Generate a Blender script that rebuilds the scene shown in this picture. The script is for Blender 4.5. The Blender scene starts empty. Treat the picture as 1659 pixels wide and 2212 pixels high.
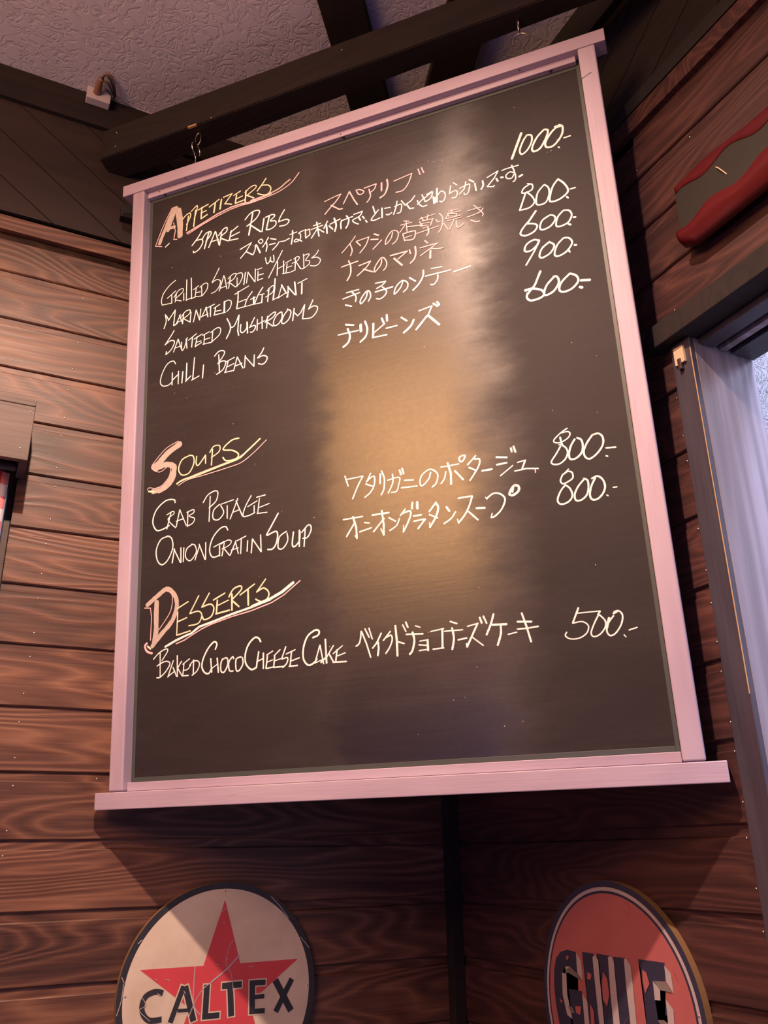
import bpy, bmesh, math, random
from mathutils import Vector, Matrix
random.seed(7)
SC = bpy.context.scene
COL = SC.collection
V = Vector

# ---------------------------------------------------------------- camera
CAM_R = V((0.89823, -0.43926, -0.01551))
CAM_U = V((-0.14937, -0.33824, 0.92913))
CAM_F = V((0.41337, 0.83225, 0.36943))
cam_d = bpy.data.cameras.new('camera')
cam = bpy.data.objects.new('camera', cam_d)
COL.objects.link(cam)
cam.matrix_world = Matrix(((CAM_R.x, CAM_U.x, -CAM_F.x, 0.0), (CAM_R.y, CAM_U.y, -CAM_F.y, 0.0),
                           (CAM_R.z, CAM_U.z, -CAM_F.z, 1.55), (0, 0, 0, 1)))
cam_d.sensor_fit = 'VERTICAL'
cam_d.sensor_height = 36.0
cam_d.lens = 36.0 * 1843.4 / 2212.0
cam_d.clip_start = 0.02
SC.camera = cam

# ---------------------------------------------------------------- sky, lamps, exposure
world = bpy.data.worlds.new('sky')
SC.world = world
world.use_nodes = True
bg = world.node_tree.nodes['Background']
bg.inputs[0].default_value = (0.62, 0.70, 1.0, 1)
bg.inputs[1].default_value = 0.5

def lamp(kind, name, loc, target, color, power, **kw):
    d = bpy.data.lights.new(name, kind)
    d.color = color
    d.energy = power
    for k, v in kw.items():
        setattr(d, k, v)
    o = bpy.data.objects.new(name, d)
    COL.objects.link(o)
    o.location = loc
    o.rotation_euler = (V(target) - V(loc)).to_track_quat('-Z', 'Y').to_euler()
    return o

# warm ceiling spotlight in front of the board: casts the board's shadow onto both walls
lamp('SPOT', 'ceiling_spotlight', (-0.05, 0.32, 2.965), (0.24, 1.12, 0.40), (1.0, 0.65, 0.48), 175.0,
     spot_size=math.radians(134), spot_blend=1.0, shadow_soft_size=0.020)
# warm lamp further back in the restaurant; the slate mirrors it as a soft glow
lamp('AREA', 'back_lamp', (-0.95, 0.22, 2.56), (0.58, 1.0, 2.2), (1.0, 0.50, 0.20), 24.0,
     shape='RECTANGLE', size=0.68, size_y=0.72)
# added violet fill lamp behind the camera; no window is built there
lamp('AREA', 'violet_fill', (-1.9, -1.7, 1.15), (0.4, 1.0, 2.2), (0.53, 0.42, 1.0), 16.0,
     shape='RECTANGLE', size=1.6, size_y=1.1)
# area lamp standing in for skylight outside the doorway
lamp('AREA', 'doorway_daylight', (1.17, -0.05, 3.05), (1.10, 0.45, 1.60), (0.66, 0.70, 1.0), 85.0,
     shape='RECTANGLE', size=0.3, size_y=1.2)
vs = SC.view_settings
vs.view_transform = 'Standard'
vs.look = 'None'
vs.exposure = 0.0
vs.gamma = 1.0
vs.use_curve_mapping = False

# ---------------------------------------------------------------- materials
def mat(name, color=(0.5, 0.5, 0.5), rough=0.6, metal=0.0, spec=0.5):
    m = bpy.data.materials.new(name)
    m.use_nodes = True
    b = m.node_tree.nodes['Principled BSDF']
    b.inputs['Base Color'].default_value = (*color, 1)
    b.inputs['Roughness'].default_value = rough
    b.inputs['Metallic'].default_value = metal
    b.inputs['Specular IOR Level'].default_value = spec
    return m

class NB:
    def __init__(s, m):
        s.t = m.node_tree
        s.b = s.t.nodes['Principled BSDF']
    def n(s, typ, **kw):
        nd = s.t.nodes.new(typ)
        for k, v in kw.items():
            if k[0] == '_':
                key = k[1:]
                nd.inputs[int(key) if key.isdigit() else key].default_value = v
            else:
                setattr(nd, k, v)
        return nd
    def l(s, a, b):
        s.t.links.new(a, b)
    def obj(s, scale=(1, 1, 1), rnd=True):
        tc = s.n('ShaderNodeTexCoord')
        out = tc.outputs['Object']
        if rnd:
            oi = s.n('ShaderNodeObjectInfo')
            mu = s.n('ShaderNodeMath', operation='MULTIPLY', _1=61.0)
            s.l(oi.outputs['Random'], mu.inputs[0])
            cx = s.n('ShaderNodeCombineXYZ')
            s.l(mu.outputs[0], cx.inputs[0]); s.l(mu.outputs[0], cx.inputs[1])
            ad = s.n('ShaderNodeVectorMath', operation='ADD')
            s.l(out, ad.inputs[0]); s.l(cx.outputs[0], ad.inputs[1])
            out = ad.outputs[0]
        mp = s.n('ShaderNodeVectorMath', operation='MULTIPLY')
        s.l(out, mp.inputs[0])
        mp.inputs[1].default_value = scale
        return mp.outputs[0]
    def noise(s, vec, scale, detail=3, rough=0.5, dist=0.0):
        nd = s.n('ShaderNodeTexNoise', _Scale=scale, _Detail=detail, _Roughness=rough, _Distortion=dist)
        s.l(vec, nd.inputs['Vector'])
        return nd.outputs['Fac']
    def ramp(s, fac, stops):
        r = s.n('ShaderNodeValToRGB')
        e = r.color_ramp.elements
        e[0].position, e[0].color = stops[0][0], (*stops[0][1], 1)
        e[1].position, e[1].color = stops[-1][0], (*stops[-1][1], 1)
        for p, c in stops[1:-1]:
            k = e.new(p); k.color = (*c, 1)
        s.l(fac, r.inputs[0])
        return r.outputs[0]
    def math(s, op, a, b=None, clamp=False):
        m = s.n('ShaderNodeMath', operation=op, use_clamp=clamp)
        for i, x in enumerate((a, b)):
            if x is None: continue
            if isinstance(x, (int, float)): m.inputs[i].default_value = x
            else: s.l(x, m.inputs[i])
        return m.outputs[0]
    def mix(s, fac, a, b, blend='MIX'):
        m = s.n('ShaderNodeMix', data_type='RGBA', blend_type=blend)
        for sock, x in ((m.inputs[0], fac), (m.inputs[6], a), (m.inputs[7], b)):
            if isinstance(x, (int, float)): sock.default_value = x
            elif isinstance(x, tuple): sock.default_value = (*x, 1)
            else: s.l(x, sock)
        return m.outputs[2]
    def bump(s, h, strength, dist=0.001):
        b = s.n('ShaderNodeBump', _Strength=strength, _Distance=dist)
        s.l(h, b.inputs['Height'])
        s.l(b.outputs[0], s.b.inputs['Normal'])

def wood(name, dark, mid, light, rough=0.5, contrast=1.0, long=1.5, rings=22.0, zs=9.0, bump=0.35, axis='X', spec=0.5):
    m = mat(name, mid, rough, 0, spec)
    k = NB(m)
    s = {'X': (long, zs, zs), 'Z': (zs, zs, long), 'Y': (zs, long, zs)}[axis]
    f = {'X': (7, 260, 260), 'Z': (260, 260, 7), 'Y': (260, 7, 260)}[axis]
    v = k.obj(s)
    big = k.noise(v, 1.0, 2.0, 0.42, 0.25)
    tri = k.math('PINGPONG', k.math('MULTIPLY', big, rings), 0.5)
    tri = k.math('MULTIPLY', tri, 2.0)
    sharp = k.math('POWER', tri, 1.5)
    broad = k.noise(v, 1.3, 3, 0.55)
    fib = k.noise(k.obj(f), 1.0, 4, 0.65)
    h = k.math('ADD', k.math('MULTIPLY', sharp, 0.40), k.math('MULTIPLY', fib, 0.62))
    h = k.math('ADD', h, k.math('MULTIPLY', k.math('SUBTRACT', broad, 0.5), 0.9 * contrast))
    c = k.ramp(h, [(0.08, dark), (0.42, mid), (0.86, light)])
    oi = k.n('ShaderNodeObjectInfo')
    tone = k.math('ADD', k.math('MULTIPLY', oi.outputs['Random'], 0.35), 0.82)
    hs = k.n('ShaderNodeHueSaturation')
    k.l(c, hs.inputs['Color']); k.l(tone, hs.inputs['Value'])
    k.l(hs.outputs[0], k.b.inputs['Base Color'])
    k.l(k.math('ADD', k.math('MULTIPLY', fib, 0.25), rough - 0.1), k.b.inputs['Roughness'])
    k.bump(k.math('ADD', k.math('MULTIPLY', sharp, 0.6), k.math('MULTIPLY', fib, 0.5)), bump, 0.0012)
    return m

M = {}
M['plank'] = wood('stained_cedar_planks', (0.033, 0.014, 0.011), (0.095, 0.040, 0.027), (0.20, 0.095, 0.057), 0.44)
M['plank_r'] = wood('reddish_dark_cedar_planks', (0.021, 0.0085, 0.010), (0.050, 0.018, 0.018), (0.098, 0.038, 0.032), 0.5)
M['dark'] = wood('dark_stained_beam', (0.004, 0.0018, 0.003), (0.008, 0.0035, 0.005), (0.015, 0.0065, 0.008), 0.8, rings=12, bump=0.25)
M['frieze'] = wood('dark_frieze_boards', (0.016, 0.0085, 0.0105), (0.023, 0.0125, 0.0145), (0.030, 0.016, 0.017), 0.7, rings=8, bump=0.12)
M['jamb'] = wood('black_stained_door_frame', (0.020, 0.018, 0.028), (0.035, 0.030, 0.045), (0.05, 0.045, 0.065), 0.42, rings=4, bump=0.2, axis='Z')
M['reveal'] = wood('weathered_reveal_board', (0.11, 0.09, 0.11), (0.19, 0.165, 0.19), (0.30, 0.27, 0.31), 0.34, rings=9, long=0.5, zs=14, bump=0.4, axis='Z')
M['valance'] = wood('grey_brown_box_wood', (0.05, 0.034, 0.032), (0.075, 0.050, 0.046), (0.11, 0.073, 0.064), 0.5, rings=4, bump=0.2)

def painted():
    m = mat('pale_lilac_painted_wood', (0.74, 0.66, 0.70), 0.5)
    k = NB(m)
    fib = k.noise(k.obj((9, 220, 220)), 1.0, 3, 0.6)
    blot = k.noise(k.obj((2.5, 9, 9)), 1.5, 3, 0.55)
    c = k.ramp(blot, [(0.3, (0.35, 0.28, 0.37)), (0.55, (0.43, 0.35, 0.46)), (0.75, (0.46, 0.40, 0.49))])
    k.l(k.mix(k.math('MULTIPLY', k.math('GREATER_THAN', fib, 0.68), 0.25), c, (0.30, 0.20, 0.24)), k.b.inputs['Base Color'])
    k.bump(fib, 0.35, 0.0008)
    return m
M['paint'] = painted()

def slate():
    m = mat('worn_slate_blackboard', (0.035, 0.030, 0.030), 0.36, 0, 0.8)
    k = NB(m)
    sm = k.noise(k.obj((3.0, 10, 1), False), 1.2, 5, 0.6, 0.6)
    st = k.noise(k.obj((5, 160, 1), False), 1.0, 3, 0.6)
    sw = k.noise(k.obj((120, 120, 1), False), 1.0, 3, 0.7)
    a = k.math('ADD', k.math('MULTIPLY', sm, 0.6), k.math('ADD', k.math('MULTIPLY', st, 0.25), k.math('MULTIPLY', sw, 0.25)))
    c = k.ramp(a, [(0.35, (0.011, 0.008, 0.010)), (0.55, (0.017, 0.0125, 0.015)), (0.8, (0.032, 0.025, 0.028))])
    k.l(c, k.b.inputs['Base Color'])
    # the middle of the slate has been wiped smooth, the rest is matt
    tc = k.n('ShaderNodeTexCoord'); sx = k.n('ShaderNodeSeparateXYZ'); k.l(tc.outputs['Object'], sx.inputs[0])
    wob = k.math('MULTIPLY', k.math('SUBTRACT', k.noise(k.obj((6, 14, 1), False), 1.0, 5, 0.65), 0.5), 0.12)
    x = k.math('ADD', sx.outputs[0], wob)
    def smooth(v, a, b):
        r = k.n('ShaderNodeMapRange', interpolation_type='SMOOTHSTEP', _1=a, _2=b)
        k.l(v, r.inputs[0]); return r.outputs[0]
    left = k.math('ADD', k.math('MULTIPLY', smooth(x, 0.365, 0.43), 0.72), k.math('MULTIPLY', smooth(x, 0.12, 0.42), 0.28))
    wiped = k.math('MULTIPLY', left, smooth(x, 0.74, 0.60))
    wiped = k.math('MULTIPLY', wiped, k.math('ADD', 0.85, k.math('MULTIPLY', sw, 0.25)))
    k.l(k.math('ADD', 0.36, k.math('MULTIPLY', wiped, 0.50)), k.b.inputs['Specular IOR Level'])
    r0 = k.math('SUBTRACT', 0.66, k.math('MULTIPLY', wiped, 0.37))
    k.l(k.math('ADD', k.math('MULTIPLY', k.math('SUBTRACT', a, 0.5), 0.16), r0), k.b.inputs['Roughness'])
    k.bump(k.math('ADD', sw, st), 0.10, 0.0006)
    return m
M['slate'] = slate()
M['slate_edge'] = mat('green_slate_edge', (0.050, 0.062, 0.058), 0.45)

def chalk(name, col):
    m = mat(name, col, 0.75, 0, 0.3)
    k = NB(m)
    n = k.noise(k.obj((260, 260, 260), False), 1.0, 3, 0.6)
    k.l(k.ramp(n, [(0.3, tuple(x * 0.82 for x in col)), (0.6, col)]), k.b.inputs['Base Color'])
    return m
M['W'] = chalk('white_chalk_paint', (0.98, 0.92, 0.92))
M['P'] = chalk('pink_chalk_paint', (0.96, 0.55, 0.60))
M['K'] = chalk('cream_chalk_paint', (0.90, 0.80, 0.56))
M['G'] = chalk('rubbed_grey_chalk', (0.50, 0.44, 0.40))

def stucco(name, col, sc=34.0, st=0.6):
    m = mat(name, col, 0.85, 0, 0.3)
    k = NB(m)
    v = k.obj((1, 1, 1), False)
    vo = k.n('ShaderNodeTexNoise', _Scale=sc, _Detail=2, _Roughness=0.5, _Distortion=1.6)
    k.l(v, vo.inputs['Vector'])
    ridge = k.math('ABSOLUTE', k.math('SUBTRACT', vo.outputs['Fac'], 0.5))
    ridge = k.math('MINIMUM', k.math('MULTIPLY', ridge, 14.0), 1.0)
    fine = k.noise(v, sc * 5, 3, 0.6)
    h = k.math('ADD', ridge, k.math('MULTIPLY', fine, 0.35))
    blot = k.noise(v, 3.0, 3, 0.5)
    c = k.ramp(blot, [(0.3, tuple(x * 0.86 for x in col)), (0.7, col)])
    k.l(k.mix(k.math('SUBTRACT', 1.0, ridge), c, tuple(x * 0.86 for x in col)), k.b.inputs['Base Color'])
    k.bump(h, st, 0.004)
    return m
M['stucco'] = stucco('cream_ceiling_stucco', (0.66, 0.64, 0.78), 30.0, 0.22)
M['outside'] = stucco('white_outside_stucco', (0.85, 0.82, 0.86), 40.0, 0.7)
M['backing'] = mat('dark_wall_backing', (0.015, 0.010, 0.010), 0.9)
M['floor'] = wood('brown_floor_boards', (0.06, 0.035, 0.022), (0.12, 0.07, 0.045), (0.18, 0.11, 0.07), 0.5)
M['steel'] = mat('zinc_plated_steel', (0.75, 0.70, 0.64), 0.25, 1.0)
M['nail'] = mat('bright_nail_head', (0.85, 0.78, 0.66), 0.22, 1.0)
M['rusty'] = mat('dark_screw_head', (0.10, 0.07, 0.07), 0.5, 0.7)
M['brass'] = mat('worn_wood_edge', (0.42, 0.28, 0.14), 0.5)
M['tag'] = mat('beige_plastic', (0.55, 0.42, 0.30), 0.5)
M['white_plastic'] = mat('white_plastic', (0.50, 0.46, 0.52), 0.45)
M['plug'] = mat('brown_plug_plastic', (0.23, 0.11, 0.075), 0.4)
M['black_cable'] = mat('dark_cable', (0.05, 0.04, 0.035), 0.5)
M['black'] = mat('black_stain', (0.010, 0.008, 0.010), 0.6)

# sign paints
def aged(name, col, dirt, amount=0.5, rough=0.45):
    m = mat(name, col, rough)
    k = NB(m)
    n = k.noise(k.obj((14, 14, 14), False), 1.0, 5, 0.6, 0.5)
    k.l(k.ramp(n, [(0.30, tuple(c * (1 - amount) + d * amount for c, d in zip(col, dirt))), (0.62, col)]), k.b.inputs['Base Color'])
    return m
M['s_cream'] = aged('aged_cream_enamel', (0.66, 0.58, 0.48), (0.42, 0.33, 0.24), 0.45)
M['s_red'] = aged('faded_red_enamel', (0.60, 0.065, 0.085), (0.45, 0.05, 0.06), 0.5)
M['s_black'] = aged('black_enamel', (0.022, 0.024, 0.034), (0.05, 0.045, 0.05), 0.5)
M['s_navy'] = aged('dark_navy_enamel', (0.030, 0.033, 0.075), (0.02, 0.02, 0.04), 0.5)
M['s_white'] = aged('dull_white_enamel', (0.46, 0.41, 0.44), (0.36, 0.30, 0.30), 0.5)
M['s_orange'] = aged('orange_enamel', (0.42, 0.125, 0.13), (0.35, 0.09, 0.10), 0.5)
M['s_grey'] = aged('grey_bevel_enamel', (0.22, 0.19, 0.19), (0.08, 0.06, 0.06), 0.7)
M['s_edge'] = mat('brown_fibreboard_edge', (0.20, 0.12, 0.055), 0.7)

def gingham():
    m = mat('red_white_gingham', (0.8, 0.1, 0.1), 0.9, 0, 0.2)
    k = NB(m)
    uv = k.n('ShaderNodeUVMap')
    sp = k.n('ShaderNodeSeparateXYZ')
    k.l(uv.outputs[0], sp.inputs[0])
    a = k.math('LESS_THAN', k.math('FRACT', k.math('MULTIPLY', sp.outputs[0], 26.0)), 0.5)
    b = k.math('LESS_THAN', k.math('FRACT', k.math('MULTIPLY', sp.outputs[1], 17.0)), 0.5)
    c = k.ramp(k.math('MULTIPLY', k.math('ADD', a, b), 0.5), [(0.2, (0.80, 0.76, 0.80)), (0.5, (0.78, 0.28, 0.30)), (0.8, (0.66, 0.03, 0.03))])
    k.l(c, k.b.inputs['Base Color'])
    return m
M['gingham'] = gingham()
def glass():
    m = mat('window_glass', (0.8, 0.85, 0.9), 0.03)
    m.node_tree.nodes['Principled BSDF'].inputs['Transmission Weight'].default_value = 1.0
    return m
M['glass'] = glass()

# ---------------------------------------------------------------- builders
def link(name, me, m, parent=None, loc=None, rot=None):
    o = bpy.data.objects.new(name, me)
    COL.objects.link(o)
    if m is not None and not me.materials:
        me.materials.append(m)
    if loc is not None: o.location = loc
    if rot is not None: o.rotation_euler = rot
    if parent is not None: o.parent = parent
    return o

def tag(o, label=None, cat=None, group=None, kind=None):
    if label: o['label'] = label
    if cat: o['category'] = cat
    if group: o['group'] = group
    if kind: o['kind'] = kind
    return o

def empty(name, loc=(0, 0, 0), rot=(0, 0, 0)):
    o = bpy.data.objects.new(name, None)
    COL.objects.link(o)
    o.location = loc
    o.rotation_euler = rot
    o.empty_display_size = 0.05
    return o

def box_me(name, x0, x1, y0, y1, z0, z1, bev=0.0, seg=2):
    bm = bmesh.new()
    bmesh.ops.create_cube(bm, size=1.0)
    for v in bm.verts:
        v.co = V((x0 + (v.co.x + .5) * (x1 - x0), y0 + (v.co.y + .5) * (y1 - y0), z0 + (v.co.z + .5) * (z1 - z0)))
    if bev:
        bmesh.ops.bevel(bm, geom=bm.edges[:], offset=bev, segments=seg, affect='EDGES', profile=0.5)
    me = bpy.data.meshes.new(name)
    bm.to_mesh(me); bm.free()
    return me

def box(name, x0, x1, y0, y1, z0, z1, m, parent=None, bev=0.0, **kw):
    return link(name, box_me(name, x0, x1, y0, y1, z0, z1, bev), m, parent, **kw)

def mesh(name, verts, faces, m, parent=None, smooth=False, **kw):
    me = bpy.data.meshes.new(name)
    me.from_pydata([tuple(v) for v in verts], [], faces)
    me.update()
    if smooth:
        for p in me.polygons: p.use_smooth = True
    return link(name, me, m, parent, **kw)

def prism(name, prof, ax, p0, p1, m, parent=None, **kw):
    """closed profile (list of 2-vectors) swept along axis ax from p0 to p1"""
    n = len(prof)
    vs = []
    for p in (p0, p1):
        for a, b in prof:
            vs.append((p, a, b) if ax == 'X' else (a, p, b) if ax == 'Y' else (a, b, p))
    fs = [(i, (i + 1) % n, n + (i + 1) % n, n + i) for i in range(n)]
    fs += [tuple(range(n))[::-1], tuple(range(n, 2 * n))]
    me = bpy.data.meshes.new(name)
    me.from_pydata(vs, [], fs)
    bm = bmesh.new(); bm.from_mesh(me)
    bmesh.ops.recalc_face_normals(bm, faces=bm.faces[:])
    bm.to_mesh(me); bm.free()
    return link(name, me, m, parent, **kw)

def catmull(pts, k=6, closed=False):
    pts = [V(p) for p in pts]
    n = len(pts)
    out = []
    rng = range(n if closed else n - 1)
    for i in rng:
        if closed:
            p0, p1, p2, p3 = pts[(i - 1) % n], pts[i], pts[(i + 1) % n], pts[(i + 2) % n]
        else:
            p0, p1, p2, p3 = pts[max(i - 1, 0)], pts[i], pts[i + 1], pts[min(i + 2, n - 1)]
        for j in range(k):
            t = j / k
            out.append(0.5 * ((2 * p1) + (p2 - p0) * t + (2 * p0 - 5 * p1 + 4 * p2 - p3) * t * t + (3 * p1 - p0 - 3 * p2 + p3) * t ** 3))
    if not closed: out.append(pts[-1])
    return out

def tube(name, pts, r, m, parent=None, k=8, sm=6, taper=None, **kw):
    P = catmull(pts, sm) if sm > 1 else [V(p) for p in pts]
    vs, fs = [], []
    t0 = (P[1] - P[0]).normalized()
    nrm = t0.orthogonal().normalized()
    for i, p in enumerate(P):
        t = (P[min(i + 1, len(P) - 1)] - P[max(i - 1, 0)]).normalized()
        nrm = (nrm - t * nrm.dot(t)).normalized()
        b = t.cross(nrm)
        rr = r if taper is None else r * (taper[0] + (taper[1] - taper[0]) * i / (len(P) - 1))
        for j in range(k):
            a = 2 * math.pi * j / k
            vs.append(p + nrm * math.cos(a) * rr + b * math.sin(a) * rr)
    for i in range(len(P) - 1):
        for j in range(k):
            fs.append((i * k + j, i * k + (j + 1) % k, (i + 1) * k + (j + 1) % k, (i + 1) * k + j))
    fs.append(tuple(range(k))[::-1])
    fs.append(tuple(range((len(P) - 1) * k, len(P) * k)))
    return mesh(name, vs, fs, m, parent, True, **kw)

def ribbon(P, w, z, vs, fs, jitter=0.0, flat=False):
    """flat painted stroke through the 2-D points P at height z, rounded or flat ends"""
    P = [V((p[0], p[1])) for p in P]
    n = len(P)
    base = len(vs)
    hw = w / 2
    for i, p in enumerate(P):
        if i == 0: t = P[1] - P[0]
        elif i == n - 1: t = P[-1] - P[-2]
        else:
            a = (P[i] - P[i - 1]); b = (P[i + 1] - P[i])
            a = a.normalized() if a.length else a; b = b.normalized() if b.length else b
            t = a + b
            if t.length < 0.3: t = b
        t = t.normalized() if t.length else V((1, 0))
        nn = V((-t.y, t.x))
        h = hw * (1 + random.uniform(-jitter, jitter))
        if 0 < i < n - 1:
            c = max(0.6, nn.dot(V((-a.y, a.x))))
            h = h / c
        vs.append((p.x + nn.x * h, p.y + nn.y * h, z)); vs.append((p.x - nn.x * h, p.y - nn.y * h, z))
    for i in range(n - 1):
        k = base + 2 * i
        fs.append((k, k + 1, k + 3, k + 2))
    if flat: return
    for end, i0 in ((0, 0), (1, n - 1)):
        t = (P[1] - P[0]) if end == 0 else (P[-1] - P[-2])
        t = t.normalized() * (-1 if end == 0 else 1) if t.length else V((1, 0))
        p = P[i0]
        nn = V((-t.y, t.x))
        idx = len(vs)
        ring = []
        for j in range(5):
            a = math.pi * (j / 4 - 0.5)
            q = p + t * math.cos(a) * hw * 0.8 + nn * math.sin(a) * hw * 0.98
            vs.append((q.x, q.y, z))
            ring.append(idx + j)
        fs.append(tuple(ring))

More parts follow.
